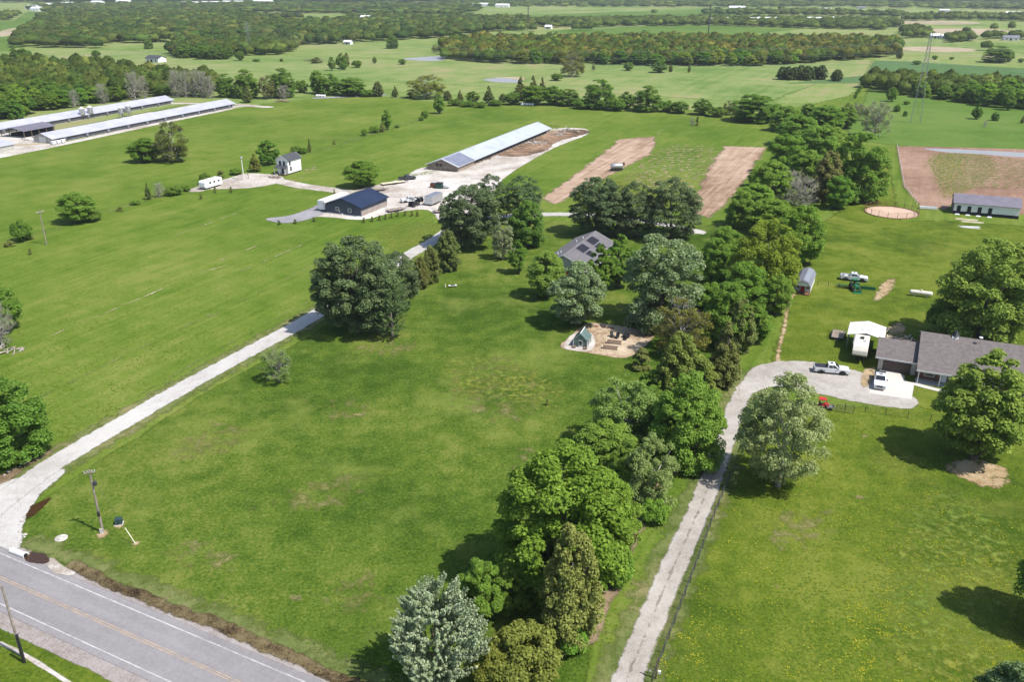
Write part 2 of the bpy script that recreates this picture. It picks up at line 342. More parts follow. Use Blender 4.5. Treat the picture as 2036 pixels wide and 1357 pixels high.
# county road, its paint, shoulders and ditch (straight line from two photo points)
ra = np.array(G(0, 1102)); rb = np.array(G(500, 1314)); rd = (rb-ra)/np.linalg.norm(rb-ra); rn = np.array((-rd[1], rd[0]))   # rn points away from camera
def rline(off, s0=-260, s1=300, wob=0.0, k=40):
    return [tuple(ra + rd*s + rn*(off + (wob*math.sin(s*.23)+wob*.6*math.sin(s*.61+1)))) for s in np.linspace(s0, s1, k)]
def rband(name, o0, o1, mat, z, edge, s0=-260, s1=300, cell=None):
    return sheet(name, rline(o0, s0, s1) + rline(o1, s0, s1)[::-1], mat, z, edge, world=True, smooth=False, cell=cell)
rband('road_verge', 1.6, 5.2, M_verge, .055, 1.0, 0, 120, .8)
sheet('road_ditch', rline(1.35, 9, 75, .12) + rline(2.9, 9, 75, .25)[::-1], M_ditch, .0695, .6, world=True, smooth=False, cell=.4)
sheet('gravel_shoulder', rline(1.75, -60, 80, .1) + rline(-8.7, -60, 80, .2)[::-1], M_shld, .068, .7, world=True, smooth=False, cell=.45)
sheet('road', rline(.85, -60, 85) + rline(-6.6, -60, 85)[::-1], M_asph, .078, .3, world=True, smooth=False, cell=.4)
rband('road_far_end', .85, -6.6, M_asph, .0775, .3, 84, 300, 1.2); rband('road_near_end', .85, -6.6, M_asph, .0775, .3, -300, -59, 1.2)
for off, mt in ((0, M_wpaint), (-5.75, M_wpaint), (-2.78, M_ypaint), (-3.08, M_ypaint)):
    sheet('lane_marking', rline(off, -55, 80), mt, .084, .07, hw=.065, world=True, smooth=False, cell=.11) if False else None
def stripe(name, off, w, mat, z, s0=-60, s1=84):
    ss = np.arange(s0, s1, .25); V = []; a = []
    for s in ss:
        for o, sd in ((-w, -1.), (0, 1.), (w, -1.)): p = ra + rd*s + rn*(off+o*1.6); V.append((p[0], p[1], z)); a.append(sd)
    n = len(ss); Q = [(3*i+j, 3*i+3+j, 3*i+4+j, 3*i+1+j) for i in range(n-1) for j in (0, 1)]
    me = np_mesh(name, np.array(V), np.array(Q)); at = me.attributes.new('sd', 'FLOAT', 'POINT'); at.data.foreach_set('value', a)
    o = link(name, me, mat); o['kind'] = 'structure'; return o
stripe('edge_line', 0, .09, M_wpaint, .092); stripe('edge_line', -5.8, .09, M_wpaint, .092)
stripe('centre_line', -2.78, .075, M_ypaint, .092); stripe('centre_line', -3.06, .075, M_ypaint, .092)
# drives
DR = [(-60,1062), (-10,1010), (40,972), (110,922), (220,856), (400,752), (600,643), (700,580), (800,515), (862,480), (905,452), (960,434), (1080,427), (1160,428), (1260,436), (1390,462)]
sheet('drive_verge', DR[1:9], M_verge, .058, 1.2, hw=4.2)
sheet('gravel_drive', DR, M_grav, .080, .6, hw=2.0, cell=.5)
sheet('gravel_drive_mouth', [(-90,1096), (20,1096), (42,1080), (48,1040), (80,985), (130,935), (40,950), (-40,985), (-120,1040)], M_grav, .074, .5, cell=.4)
sheet('drive_bank', [(-60,960), (0,942), (60,915), (140,878), (60,930), (0,975), (-60,1000)], M_litter, .066, 1.0)
LANE = [(1215,1460), (1252,1340), (1282,1265), (1330,1150), (1377,1045), (1412,960), (1440,880), (1466,805), (1490,765), (1520,745)]
sheet('lane_verge', LANE, M_verge, .058, 1.2, hw=3.6)
sheet('gravel_lane', LANE, M_grav2, .080, .5, hw=1.4, cell=.4)
sheet('lane_crown_weeds', LANE[:7], M_crown, .088, .28, hw=.2, cell=.18)
sheet('leaf_litter_strip', [(1170,1275), (1205,1200), (1240,1120), (1280,1020), (1310,965), (1350,925)], M_litter, .064, .8, hw=.9)
sheet('parking_gravel', [(1470,790), (1485,745), (1510,728), (1560,719), (1620,722), (1700,738), (1745,757), (1818,792), (1806,814), (1700,800), (1620,783), (1540,770)], M_grav2, .084, .5, cell=.5)
sheet('concrete_slab', [(1727,783), (1744,742), (1757,731), (1798,748), (1797,757), (1817,764), (1812,796)], M_conc, .092, .25, smooth=False, cell=.3)
sheet('front_walk', [(1815,764), (1870,778), (1960,797), (2080,822)], M_conc, .088, .25, hw=.55)
sheet('straw_patch', [(1712,742), (1735,730), (1745,740), (1730,768), (1712,772)], M_path, .090, .5)
sheet('worn_path', [(1578,584), (1566,615), (1560,650), (1549,695), (1545,724)], M_path, .07, .45, hw=.55, cell=.3)
for P in ([(1735,592), (1755,560), (1782,555), (1775,580), (1745,600)], [(1758,655), (1790,640), (1805,660), (1775,668)], [(1745,662), (1830,680), (1820,690), (1745,672)]):
    sheet('bare_patch', P, M_path, .07, .8)
bx, by = G(1948, 942)
sheet('bare_soil_under_tree', [(bx+4.3*math.cos(t)*(1+.12*math.sin(3*t)), by+4.0*math.sin(t)) for t in np.linspace(0, 6.28, 16)[:-1]], M_path, .07, .9, world=True)
for px, py, r in ((1545,1168,.5), (1655,1082,.35), (1885,1100,.5), (1890,975,.4), (1720,868,.7), (980,722,.6), (1075,715,.6), (585,1190,.9), (440,1190,.5), (500,1015,.6), (1710,990,.8), (270,1083,.7), (205,1064,1.0), (236,1048,.7)):
    qx, qy = G(px, py); sheet('bare_patch', [(qx+r*math.cos(t), qy+r*math.sin(t)) for t in np.linspace(0, 6.28, 9)[:-1]], M_path if px < 280 and py > 1000 else M_straw2, .071, .6, world=True)
for P in ([(20,708), (75,682), (130,655)], [(150,650), (240,610), (300,585)], [(300,585), (390,545), (470,525)], [(340,472), (400,450), (500,414)], [(430,520), (510,490)], [(640,470), (480,540)]):
    sheet('trench_line', P, M_trench, .06, .4, hw=.3)
for P in ([(290,792), (420,716), (560,640), (640,598)], [(276,788), (410,710), (550,634), (632,592)], [(400,640), (560,560), (640,520)], [(60,800), (240,712), (420,625)]):
    sheet('tyre_track', P, M_tyre, .061, .3, hw=.22)
# shop yard, tracks and soil strips
sheet('shop_yard', [(600,428), (640,405), (700,380), (790,358), (842,333), (905,340), (950,318), (1000,293), (1050,268), (1098,256), (1160,256), (1166,268), (1105,293), (1030,335), (992,365), (965,405), (890,445), (850,418), (780,424), (720,437), (650,432)], M_yard, .064, 1.2, cell=1.1)
sheet('pad_mud', [(985,306), (1020,285), (1090,262), (1160,258), (1166,266), (1110,282), (1085,300), (1030,312)], M_dkdirt, .072, 2.0)
sheet('track', [(392,378), (430,366), (480,356), (530,356), (600,370), (660,378), (730,388)], M_yard, .066, .9, hw=3.0)
sheet('track_pad', [(400,374), (470,350), (500,345), (556,350), (560,362), (500,374), (440,376)], M_yard, .069, .9)
sheet('blue_gravel_apron', [(528,436), (570,430), (610,418), (645,402), (654,412), (640,427), (600,440), (560,444)], M_blue, .072, .9)
sheet('turned_soil', [(598,335), (625,330), (640,336), (615,350), (590,365), (560,372), (560,360), (590,350)], M_dirtf, .068, 2.0)
sheet('soil_strip', [(1072,395), (1100,378), (1150,343), (1232,277), (1300,272), (1305,288), (1290,308), (1222,345), (1160,378), (1107,407)], M_dirt, .066, 2.6, smooth=False)
sheet('soil_strip', [(1368,420), (1385,388), (1402,345), (1440,291), (1522,293), (1507,320), (1482,360), (1450,400), (1410,436)], M_dirt, .066, 2.6, smooth=False)
sheet('soil_flecks', [(1290,300), (1350,285), (1440,300), (1400,370), (1290,385), (1230,350)], M_dirtf, .07, 4)
sheet('soil_flecks', [(1360,360), (1405,340), (1385,420), (1345,400)], M_dirtf, .07, 3)
sheet('wheel_track', [(1300,275), (1335,245), (1365,228)], M_dirtf, .07, 1.2, hw=1.2)
sheet('paddock', [(1783,291), (1850,292), (2040,297), (2200,300), (2200,430), (2036,428), (1890,405), (1885,417), (1832,411), (1797,372)], M_padd, .066, 1.5, smooth=False)
sheet('paddock_weeds', [(1848,306), (1920,309), (1930,340), (1900,375), (1876,388), (1850,350)], M_yel, .076, 3)
sheet('paddock_weeds', [(1930,312), (2060,320), (2060,372), (1960,378), (1920,360)], M_straw, .0765, 3)
sheet('paddock_puddle', [(1838,296), (1900,297), (2036,304), (2120,308), (2036,313), (1950,307), (1880,303)], M_pond, .08, 1.0)
sheet('paddock_rim', [(1783,293), (1800,370), (1830,411), (1785,292)], M_dirtf, .078, 1.0)
pcx, pcy = 111.4, 246.0
sheet('round_pen_sand', [(pcx+7.2*math.cos(t), pcy+7.2*math.sin(t)) for t in np.linspace(0, 6.283, 33)[:-1]], M_sand, .083, .25, world=True, smooth=False, cell=.35)
sheet('garden_ground', [(1115,692), (1135,670), (1165,645), (1205,645), (1292,662), (1290,682), (1246,712), (1180,704)], M_gard, .07, .6, cell=.3)
sheet('greenhouse_base', [(1120,690), (1138,666), (1172,662), (1184,680), (1172,698), (1140,698)], M_yard, .078, .6)
# poultry farm gravel
sheet('farm_road', [(-120,338), (0,312), (100,292), (240,262), (350,238), (430,222), (478,211), (530,213)], M_yard, .066, .8, hw=2.4)
sheet('farm_road', [(340,206), (400,206), (460,207), (535,213)], M_yard, .066, .8, hw=2.4)
sheet('farm_pad', [(-60,318), (-60,270), (60,268), (100,288), (60,300)], M_yard, .066, 1.2)
sheet('farm_strip', [(60,270), (180,247), (300,222), (370,208)], M_yel, .07, 1.2, hw=3)
sheet('farm_strip_gravel', [(90,268), (200,244), (300,224)], M_yard, .073, .8, hw=1.5)
sheet('rubble_strip', [(640,300), (700,280), (735,268), (800,245), (830,238)], M_dirtf, .07, 1.0, hw=1.3)
sheet('rubble_strip', [(200,425), (250,412), (300,395), (330,388)], M_dirtf, .07, 1.0, hw=1.0)
sheet('stone_row', [(630,195), (700,192), (735,190), (760,188)], M_blue, .07, 1.5, hw=3.0)
sheet('pond', [(800,117), (830,114), (880,111), (884,119), (850,121)], M_pond, .07, 2.0)
sheet('pond', [(962,158), (1000,155), (1034,160), (1030,164), (985,163)], M_pond, .07, 1.5)
sheet('pond_bank', [(985,154), (1036,153), (1040,160), (1000,157)], M_tan, .065, 2.5)
for P in ([(130,115), (200,108), (330,103)], [(1180,57), (1250,52), (1330,50)], [(540,43), (620,42), (720,38)], [(1785,45), (2036,48)], [(20,290), (90,285)]):
    sheet('far_lane', P, M_tan, .075, 1.5, hw=2.2)
# standing water and culvert pool beside the road
sheet('ditch_pool', [(46,1110), (60,1100), (88,1103), (98,1113), (92,1122), (66,1122)], M_mud, .0905, .35, cell=.25)
sheet('ditch_sand', [(92,1120), (104,1112), (128,1128), (150,1142), (128,1146), (100,1136)], M_yard, .0885, .35, cell=.25)
sheet('drive_puddle', [(50,1028), (66,1006), (100,992), (92,1004), (62,1030)], M_mud, .0905, .5, cell=.25)
sheet('road_near_bank', rline(-8.3, -40, 60) + rline(-30, -40, 60)[::-1], M_rlawn, .072, .5, world=True, smooth=False)
sheet('footpath', [(0,1281), (40,1300), (90,1330), (140,1362)], M_yard, .09, .25, hw=.22)
# ------------------------------------------------------------------ trees
def leaf_mat(name, cA, cB, trans=.38, rough=.7, spec=.10, geo=False):
    m, ns, ls = new_mat(name); b = ns['Principled BSDF']
    g = ns.new('ShaderNodeNewGeometry')
    at = ns.new('ShaderNodeAttribute'); at.attribute_name = 'tint'; at.attribute_type = 'GEOMETRY' if geo else 'OBJECT'
    c = ramp(ns, ls, g.outputs['Random Per Island'], [(0., cA), (.75, tuple((a+b_)/2 for a, b_ in zip(cA, cB))), (1., cB)])
    c = mixc(ns, ls, 1.0, c, at.outputs['Color'], 'MULTIPLY')
    ls.new(c, b.inputs['Base Color']); b.inputs['Roughness'].default_value = rough; b.inputs['Specular IOR Level'].default_value = spec
    t = ns.new('ShaderNodeBsdfTranslucent'); ls.new(c, t.inputs['Color'])
    mx = ns.new('ShaderNodeMixShader'); mx.inputs['Fac'].default_value = trans
    ls.new(b.outputs[0], mx.inputs[1]); ls.new(t.outputs[0], mx.inputs[2]); ls.new(mx.outputs[0], ns['Material Output'].inputs['Surface'])
    return m
L_broad = leaf_mat('broad_leaves', (.092,.165,.020), (.232,.345,.058))
L_bright = leaf_mat('fresh_leaves', (.105,.190,.020), (.250,.370,.060))
L_silver = leaf_mat('silver_leaves', (.085,.150,.032), (.38,.45,.25), rough=.5)
L_pale = leaf_mat('pale_leaves', (.16,.205,.07), (.38,.43,.21))
L_spiky = leaf_mat('blossom_leaves', (.17,.24,.10), (.55,.60,.42))
L_pine = leaf_mat('pine_needles', (.056,.092,.036), (.170,.218,.088), trans=.15)
L_cedar = leaf_mat('cedar_foliage', (.095,.115,.026), (.235,.250,.07), trans=.15)
L_yellow = leaf_mat('spring_leaves', (.135,.165,.022), (.30,.325,.065))
L_wood = leaf_mat('woodland_leaves', (.055,.086,.012), (.150,.180,.036), geo=True)
M_bark = simple('bark', (.12,.10,.085), .9, .25, 3, bump=.6, bscale=8)
M_pbark = simple('pale_bark', (.34,.31,.28), .9, .25, 3, bump=.5, bscale=8)
rng = np.random.default_rng(11)
def unit(n):
    v = rng.normal(size=(n, 3)); return v/np.linalg.norm(v, axis=1, keepdims=True)
def quads(P, Nn, L, W):
    """one rhombic leaf spray per point"""
    n = len(P); a = unit(n); t = np.cross(Nn, a); t /= np.linalg.norm(t, axis=1, keepdims=True)+1e-9
    b = np.cross(Nn, t); L = L[:, None]; W = W[:, None]
    V = np.stack([P+t*L, P+b*W+Nn*W*.25, P-t*L, P-b*W+Nn*W*.25], 1).reshape(-1, 3)
    return V, np.arange(4*n).reshape(n, 4)
PROF = {
 'round': lambda t: np.sqrt(np.clip(1-(2*t-1)**2, 0, 1)),
 'dome':  lambda t: np.sqrt(np.clip(1-np.abs((t-.36)/.66)**2.2, 0, 1)),
 'wide':  lambda t: np.sqrt(np.clip(1-np.abs((t-.45)/.56)**2.6, 0, 1)),
 'oval':  lambda t: np.clip(np.sin(np.pi*np.clip(t, .02, 1)**.8), 0, 1)**.7,
 'cone':  lambda t: np.clip((1-t)**.75*(.35+.65*np.minimum(1, t*6)), 0, 1),
 'egg':   lambda t: np.clip(1-t, 0, 1)**.5*np.clip(.55+1.5*t, 0, 1),
}
def crown_pts(H, R, z0, prof, nl, nleaf, lr=(.2, .34), flat=.8, up=.8, shell=(.55, 1.05), jit=.75, inner=.12):
    f = PROF[prof]; Lc = []; Lr = []
    while len(Lc) < nl:
        t = rng.random(); pr = float(f(np.array(t)))
        if rng.random() > pr*.9+.1: continue
        a = rng.random()*6.283; r = R*lr[0]+R*(lr[1]-lr[0])*rng.random(); r *= .55+.45*pr
        rad = max(0, R*pr - r*.75)*(rng.random()**.35)
        Lc.append((rad*math.cos(a), rad*math.sin(a), z0 + t*(H-z0-r*.6) + r*.15)); Lr.append(r)
    Lc = np.array(Lc); Lr = np.array(Lr)
    k = rng.choice(nl, nleaf*2, p=Lr**2/np.sum(Lr**2)); d = unit(len(k)); d[:, 2] = np.where(d[:, 2] < -.35, -d[:, 2], d[:, 2])
    rr = shell[0]+(shell[1]-shell[0])*rng.random(len(k))**.5
    P = Lc[k] + d*(Lr[k]*rr)[:, None]*np.array([1, 1, flat])
    keep = np.ones(len(P), bool)
    for c, r in zip(Lc, Lr):
        keep &= ~((((P-c)/np.array([1, 1, flat]))**2).sum(1) < (r*.5)**2)
    P = P[keep][:nleaf]; d = d[keep][:nleaf]
    Nn = d*.75 + np.array([0, 0, up]) + unit(len(P))*jit; Nn /= np.linalg.norm(Nn, axis=1, keepdims=True)
    return P, Nn, Lc, Lr
def limbs(H, R, z0, Lc, r0, n=9, lean=.04, top=.72):
    m = MB(); pts = []; x = y = 0.
    for i in range(6):
        z = H*top*i/5; pts.append((x, y, z)); x += rng.normal()*lean*H*.3; y += rng.normal()*lean*H*.3
    rad = [r0*1.35, r0, r0*.85, r0*.65, r0*.42, r0*.16]
    m.path(pts, rad, 8)
    for j in rng.choice(len(Lc), min(n, len(Lc)), replace=False):
        e = Vector(Lc[j]); h = max(z0*.8, min(H*top*.8, e.z*.55)); i = min(4, int(h/(H*top)*5)); s = Vector(pts[i])
        mid = s.lerp(e, .5)+Vector((rng.normal()*.2, rng.normal()*.2, -.06*H*rng.random()))
        m.path([tuple(s), tuple(mid), tuple(e)], [r0*.42, r0*.27, r0*.07], 6)
    return m
def bare_branches(H, R, z0, r0, depth=5, spread=.55, seed=0):
    R_ = random.Random(seed); m = MB(); tips = []
    def grow(p, d, l, r, k):
        q = p + d*l; m.tube(p, q, r, r*.68, 6 if k < 2 else 3, cap=False)
        if k >= 3: tips.append(q)
        if k >= depth: return
        for _ in range(3 if k < 3 else 2):
            a = Vector((R_.gauss(0, 1), R_.gauss(0, 1), R_.gauss(.15, .6))).normalized()
            nd = (d + a*spread*(1+.15*k)).normalized()
            if k > 2: nd = (nd+Vector((0, 0, .12))).normalized()
            grow(q, nd, l*R_.uniform(.6, .85), r*.62, k+1)
    grow(Vector((0, 0, 0)), Vector((0, 0, 1)), H*.28, r0, 0)
    return m, np.array(tips)
PROTO = {}
def proto(key, crown_me, crown_mat, trunk_mb, trunk_mat, H, R, z0):
    tm = bpy.data.meshes.new('trunk'); tm.from_pydata(trunk_mb.v, [], trunk_mb.f); tm.update()
    tm.polygons.foreach_set('use_smooth', [True]*len(tm.polygons)); tm.materials.append(trunk_mat)
    if crown_me is not None: crown_me.materials.append(crown_mat)
    PROTO[key] = (crown_me, tm, H, R, z0)
def make_std(key, mat, H, R, z0, prof, nl, nleaf, ls, bark=None, r0=.3, **kw):
    P, Nn, Lc, Lr = crown_pts(H, R, z0, prof, nl, nleaf, **kw)
    s = ls*(.55+.8*rng.random(len(P))); V, Q = quads(P, Nn, s, s*.6)
    proto(key, np_mesh('crown', V, Q), mat, limbs(H, R, z0, Lc, r0), bark or M_bark, H, R, z0)
BK = dict(shell=(.35, 1.18), jit=.6)
make_std('broad0', L_broad, 12, 5.5, .4, 'dome', 150, 33000, .18, lr=(.10, .24), **BK)
make_std('broad1', L_broad, 12, 5.5, .6, 'round', 120, 32000, .18, lr=(.11, .25), **BK)
make_std('broad2', L_broad, 12, 4.6, .5, 'oval', 125, 30000, .175, lr=(.10, .24), **BK)
make_std('bright0', L_bright, 12, 5.5, .3, 'dome', 160, 36000, .18, lr=(.09, .23), **BK)
make_std('bright1', L_bright, 11, 5.0, .4, 'round', 120, 32000, .17, lr=(.11, .25), **BK)
make_std('bright2', L_bright, 11, 4.4, .3, 'oval', 100, 24000, .17, lr=(.11, .25), **BK)
make_std('silver0', L_silver, 13, 6.0, .4, 'dome', 150, 33000, .18, jit=.85, lr=(.10, .23), shell=(.35, 1.15))
make_std('silver1', L_silver, 13, 5.5, .4, 'oval', 125, 30000, .175, jit=.85, lr=(.10, .24), shell=(.35, 1.15))
make_std('pale0', L_pale, 14, 6.0, .5, 'oval', 170, 30000, .15, bark=M_pbark, lr=(.07, .17), shell=(.2, 1.35), jit=.9)
make_std('pale1', L_pale, 12, 5.5, .5, 'dome', 140, 24000, .16, bark=M_pbark, lr=(.08, .18), shell=(.2, 1.3), jit=.9)
make_std('pine0', L_pine, 14, 6.0, .3, 'round', 230, 40000, .15, lr=(.09, .18), flat=.8, up=.7, shell=(.5, 1.1))
make_std('pine1', L_pine, 14, 5.5, 1.0, 'dome', 180, 30000, .15, lr=(.10, .19), flat=.75, up=.7, shell=(.5, 1.1))
make_std('cedar0', L_cedar, 9, 3.8, .1, 'egg', 150, 28000, .13, lr=(.08, .2), flat=1.2, shell=(.3, 1.2), jit=.8)
make_std('cedar1', L_cedar, 9, 3.2, .1, 'cone', 120, 20000, .13, lr=(.10, .22), flat=1.3, shell=(.3, 1.2), jit=.8)
make_std('yellow0', L_yellow, 12, 6.5, .4, 'dome', 190, 34000, .17, lr=(.08, .17), up=.6, shell=(.3, 1.2))
make_std('oval0', L_bright, 7, 2.3, .5, 'oval', 60, 13000, .13, lr=(.14, .28))
make_std('conif0', L_cedar, 3, .75, .1, 'cone', 22, 2600, .10, r0=.06, lr=(.2, .34))
make_std('shrub0', L_broad, 2.6, 1.9, .05, 'round', 46, 8000, .11, r0=.08, lr=(.16, .34), shell=(.35, 1.2))
make_std('shrub1', L_yellow, 3.0, 2.4, .05, 'round', 60, 12000, .11, r0=.08, lr=(.12, .28), shell=(.35, 1.2))
make_std('shrub2', L_cedar, 3.0, 1.8, .05, 'egg', 40, 7000, .11, r0=.08, lr=(.14, .3), shell=(.35, 1.2))
# upswept blossom sprays
def make_spiky(key, H, R, z0, nb, mat, lk=1.0):
    f = PROF['round']; Ps = []; Ns = []; Lc = []
    for i in range(nb):
        while True:
            t = rng.random(); pr = float(f(np.array(t)))
            if rng.random() < pr: break
        a = rng.random()*6.283; rad = R*pr*(.35+.6*rng.random()**.5)*(.86+.16*math.sin(3*a+4*t)+.10*math.sin(7*a-6*t))
        c = np.array((rad*math.cos(a), rad*math.sin(a), z0+t*(H-z0)*.92)); Lc.append(c)
        d = np.array((math.cos(a)*1.1, math.sin(a)*1.1, .0+t*.5)); d /= np.linalg.norm(d); l = lk*(1.0+.9*rng.random())
        s = np.linspace(0, 1, 46)[:, None]
        p = c + d*l*s + np.array([0, 0, .35*l])*s**2.2 + rng.normal(size=(46, 3))*.10*(1.15-s)
        Ps.append(p); n = np.array([0, 0, 1.])*.7 + d*.3 + unit(46)*.5; Ns.append(n/np.linalg.norm(n, axis=1, keepdims=True))
    P = np.concatenate(Ps); Nn = np.concatenate(Ns); s = .13*(.6+.7*rng.random(len(P)))
    V, Q = quads(P, Nn, s, s*.65); proto(key, np_mesh('crown', V, Q), mat, limbs(H, R, z0, np.array(Lc), .2), M_bark, H, R, z0)
make_spiky('spiky0', 9, 4.6, .6, 900, L_spiky, .62)
make_spiky('feather0', 12, 2.6, .4, 190, L_pale)
def make_bare_old(key, H, r0, seed, leaf, mat, ls, spread=.55, bark=None):
    b, tips = bare_branches(H, 1, 1, r0, 5, spread, seed)
    k = rng.integers(0, len(tips), leaf); P = tips[k]+rng.normal(size=(leaf, 3))*.5
    s = ls*(.5+.8*rng.random(leaf)); V, Q = quads(P, unit(leaf), s, s*.6)
    Hh = float(tips[:, 2].max()); Rr = float(np.percentile(np.hypot(tips[:, 0], tips[:, 1]), 95))
    proto(key, np_mesh('crown', V, Q), mat, b, bark or M_pbark, Hh, Rr, Hh*.3)
def make_bare(key, H, R, z0, nleaf, mat, ls, seed, depth=5):
    P, Nn, Lc, Lr = crown_pts(H, R, z0, 'dome', 90, nleaf, lr=(.10, .2), shell=(.2, 1.3), jit=1.0)
    m = limbs(H, R, z0, Lc, .22, n=46, top=.6); R_ = random.Random(seed)
    for c in Lc:
        for _ in range(7):
            e = Vector(c)+Vector((R_.gauss(0, .7), R_.gauss(0, .7), R_.gauss(.35, .5))); m.tube(tuple(Vector(c)*.93), tuple(e), .035, .012, 3, cap=False)
    s_ = ls*(.5+.8*rng.random(len(P))); V, Q = quads(P, Nn, s_, s_*.6)
    proto(key, np_mesh('crown', V, Q), mat, m, M_pbark, H, R, z0)
make_bare('bare0', 11, 5, 1.0, 7000, L_pale, .17, 3); make_bare('bare1', 11, 5, 1.0, 10000, L_yellow, .18, 8); make_bare('bare2', 10, 4, 1.0, 1500, L_pale, .13, 5)
KN = {'pine': 'pine_tree', 'cedar': 'cedar_tree', 'conif': 'conifer_sapling', 'shrub': 'shrub', 'bare': 'leafing_tree'}
TREES = []
def plant(key, x, y, h, r, label, group=None, tint=(1, 1, 1), rz=None, name=None, cat=None):
    cm, tm, H, R, z0 = PROTO[key]
    base = ''.join(c for c in key if not c.isdigit())
    nm = name or KN.get(base, 'broadleaf_tree')
    if rz is None: rz = random.uniform(0, 6.283)
    t = thing(nm, label, cat or ('shrub' if nm == 'shrub' else 'tree'), (x, y, 0), rz, group)
    t.scale = (r/R, r/R*random.uniform(.94, 1.06), h/H)
    if cm is not None:
        c = link('crown', cm, None, t); c['tint'] = tuple(float(a) for a in tint)
    link('trunk', tm, None, t); TREES.append((t, x, y)); return t
def fit(key, by, ty, w):
    """height and radius in metres from base row, top row and width in the photo"""
    z0r = PROTO[key][4]/PROTO[key][2]; s = PPM(by); ph = DEP((by+ty)/2); a = w/s/2; n = (by-ty)/s; Hh = n
    for _ in range(20):
        c = Hh*(1+z0r)/2; b = Hh*(1-z0r)/2
        e = c*math.cos(ph)+math.hypot(b*math.cos(ph), a*math.sin(ph)) - n
        Hh -= e*.6
    return max(Hh, .5), a
def T(key, cx, by, ty, w, label, group=None, tint=(1, 1, 1), **kw):
    h, a = fit(key, by, ty, w); x, y = G(cx, by); return plant(key, x, y, h, a, label, group, tint, **kw)
# ------------------------------------------------------------------ the planted trees, nearest first
T('spiky0', 874, 1362, 1156, 184, 'silver-white blossoming round tree at the road end of the tree line', name='blossom_tree')
T('shrub1', 1035, 1352, 1232, 170, 'olive bushy thicket beside the silver-white tree', tint=(.95,.95,1.1), name='shrub')
T('shrub1', 985, 1372, 1290, 90, 'low olive shrub at the foot of the silver-white tree', tint=(1.1,1.05,1.1))
T('bright2', 958, 1240, 1105, 105, 'leafy green sapling thicket behind the silver-white tree', tint=(.95,1,1))
T('bright2', 1010, 1225, 1120, 70, 'slim green sapling beside the brown-tinged cedar')
T('shrub0', 1140, 1300, 1245, 60, 'bright green bush at the foot of the brown-tinged cedar', tint=(1.2,1.4,1.2))
T('cedar0', 1132, 1278, 1045, 165, 'brown-tinged big cedar in front of the tallest green tree', tint=(1.15,1.15,1.05))
T('bright0', 1112, 1165, 884, 275, 'tallest spreading bright green tree at the lawn edge', tint=(.95,.95,.8))
T('bright1', 1215, 1130, 960, 120, 'light green tree wedged beside the tallest spreading tree', tint=(1.15,1.1,1))
T('shrub0', 1225, 1165, 1085, 70, 'leafy green bush under the tallest tree by the gravel lane', tint=(1.2,1.3,1.2))
T('bare2', 1075, 1130, 985, 80, 'half-bare grey snag among the bright green crowns', tint=(.9,.9,.9))
T('pale1', 1290, 1005, 866, 118, 'pale green tree leaning over the gravel lane', tint=(.95,1.05,.75))
T('broad1', 1200, 935, 832, 135, 'mid-green tree on the lawn side of the tree line', tint=(1.25,1.2,1.2))
T('bright2', 1150, 925, 862, 60, 'small bushy green tree at the lawn margin')
T('pale1', 1240, 890, 746, 155, 'yellow-green full tree on the lawn side of the tree line', tint=(.8,1.0,.55))
T('broad0', 1362, 928, 742, 160, 'deep green dense tree overhanging the gravel lane', tint=(1.1,1.15,1.1))
T('broad1', 1290, 850, 770, 90, 'shaded green tree between the yellow-green and deep green trees')
T('cedar0', 1345, 790, 655, 130, 'large olive cedar beside the garden plot', tint=(1.0,1.15,.85))
T('cedar1', 1435, 770, 640, 90, 'pointed dark cedar where the lane opens to the parking', tint=(.95,.95,.95))
T('cedar0', 1385, 800, 700, 110, 'low olive cedar in front of the large cedar', tint=(1.05,1.2,.85))
T('bare1', 1352, 705, 590, 115, 'half-leafed brown tree behind the olive cedars', tint=(.85,.75,.8))
T('bright1', 1315, 905, 800, 100, 'fresh green tree filling the belt behind the pale leaning tree', tint=(1,1,1))
T('broad1', 1250, 985, 880, 90, 'mid-green tree filling the belt above the tallest tree', tint=(1.15,1.1,1.1))
T('bright1', 1395, 880, 790, 90, 'light green crown beside the deep green lane tree', tint=(.95,1,.95))
T('bright2', 1300, 790, 730, 70, 'leafy sapling between the cedars and the yellow-green tree', tint=(1,1.05,1))
T('shrub0', 1300, 1040, 990, 60, 'green bush where the belt meets the gravel lane', tint=(1.2,1.3,1.1))
T('bright1', 1405, 640, 560, 90, 'fresh green tree behind the half-leafed brown tree', tint=(.95,1,.95))
T('bright2', 1500, 680, 600, 70, 'light leafy tree facing the worn path', tint=(.95,1,.95))
T('bright1', 1440, 520, 450, 80, 'bright tree between the soil strip and the yellow-green tree', tint=(1,1.05,1))
T('shrub2', 1275, 735, 690, 60, 'dark olive bush at the corner of the garden plot')
T('bright1', 1440, 690, 562, 105, 'fresh green tree between the cedars and the big silver maple', tint=(.95,1,1))
T('cedar0', 1465, 700, 590, 85, 'dark cedar facing the worn path', tint=(.9,1,1))
T('silver0', 1312, 645, 466, 175, 'largest silver-leafed maple right of the grey-roofed house', name='maple_tree')
T('silver1', 1146, 646, 516, 118, 'silver-leafed maple beside the garden plot', name='maple_tree', tint=(1.1,1.1,1.12))
T('broad1', 1086, 592, 500, 82, 'rounded green tree left of the silver maple', tint=(1.5,1.4,1.6))
T('oval0', 1030, 544, 475, 42, 'neat oval ornamental tree alone on the lawn', tint=(.85,.95,.9))
T('pale1', 1000, 516, 440, 46, 'small whitish flowering tree under the pines', tint=(1.2,1.15,1.3))
T('broad0', 1050, 490, 400, 84, 'dark rounded tree at the right edge of the left pine clump', tint=(.9,1,1.1))
T('pine0', 938, 492, 368, 128, 'broad tall pine nearest the drive in the left pine clump')
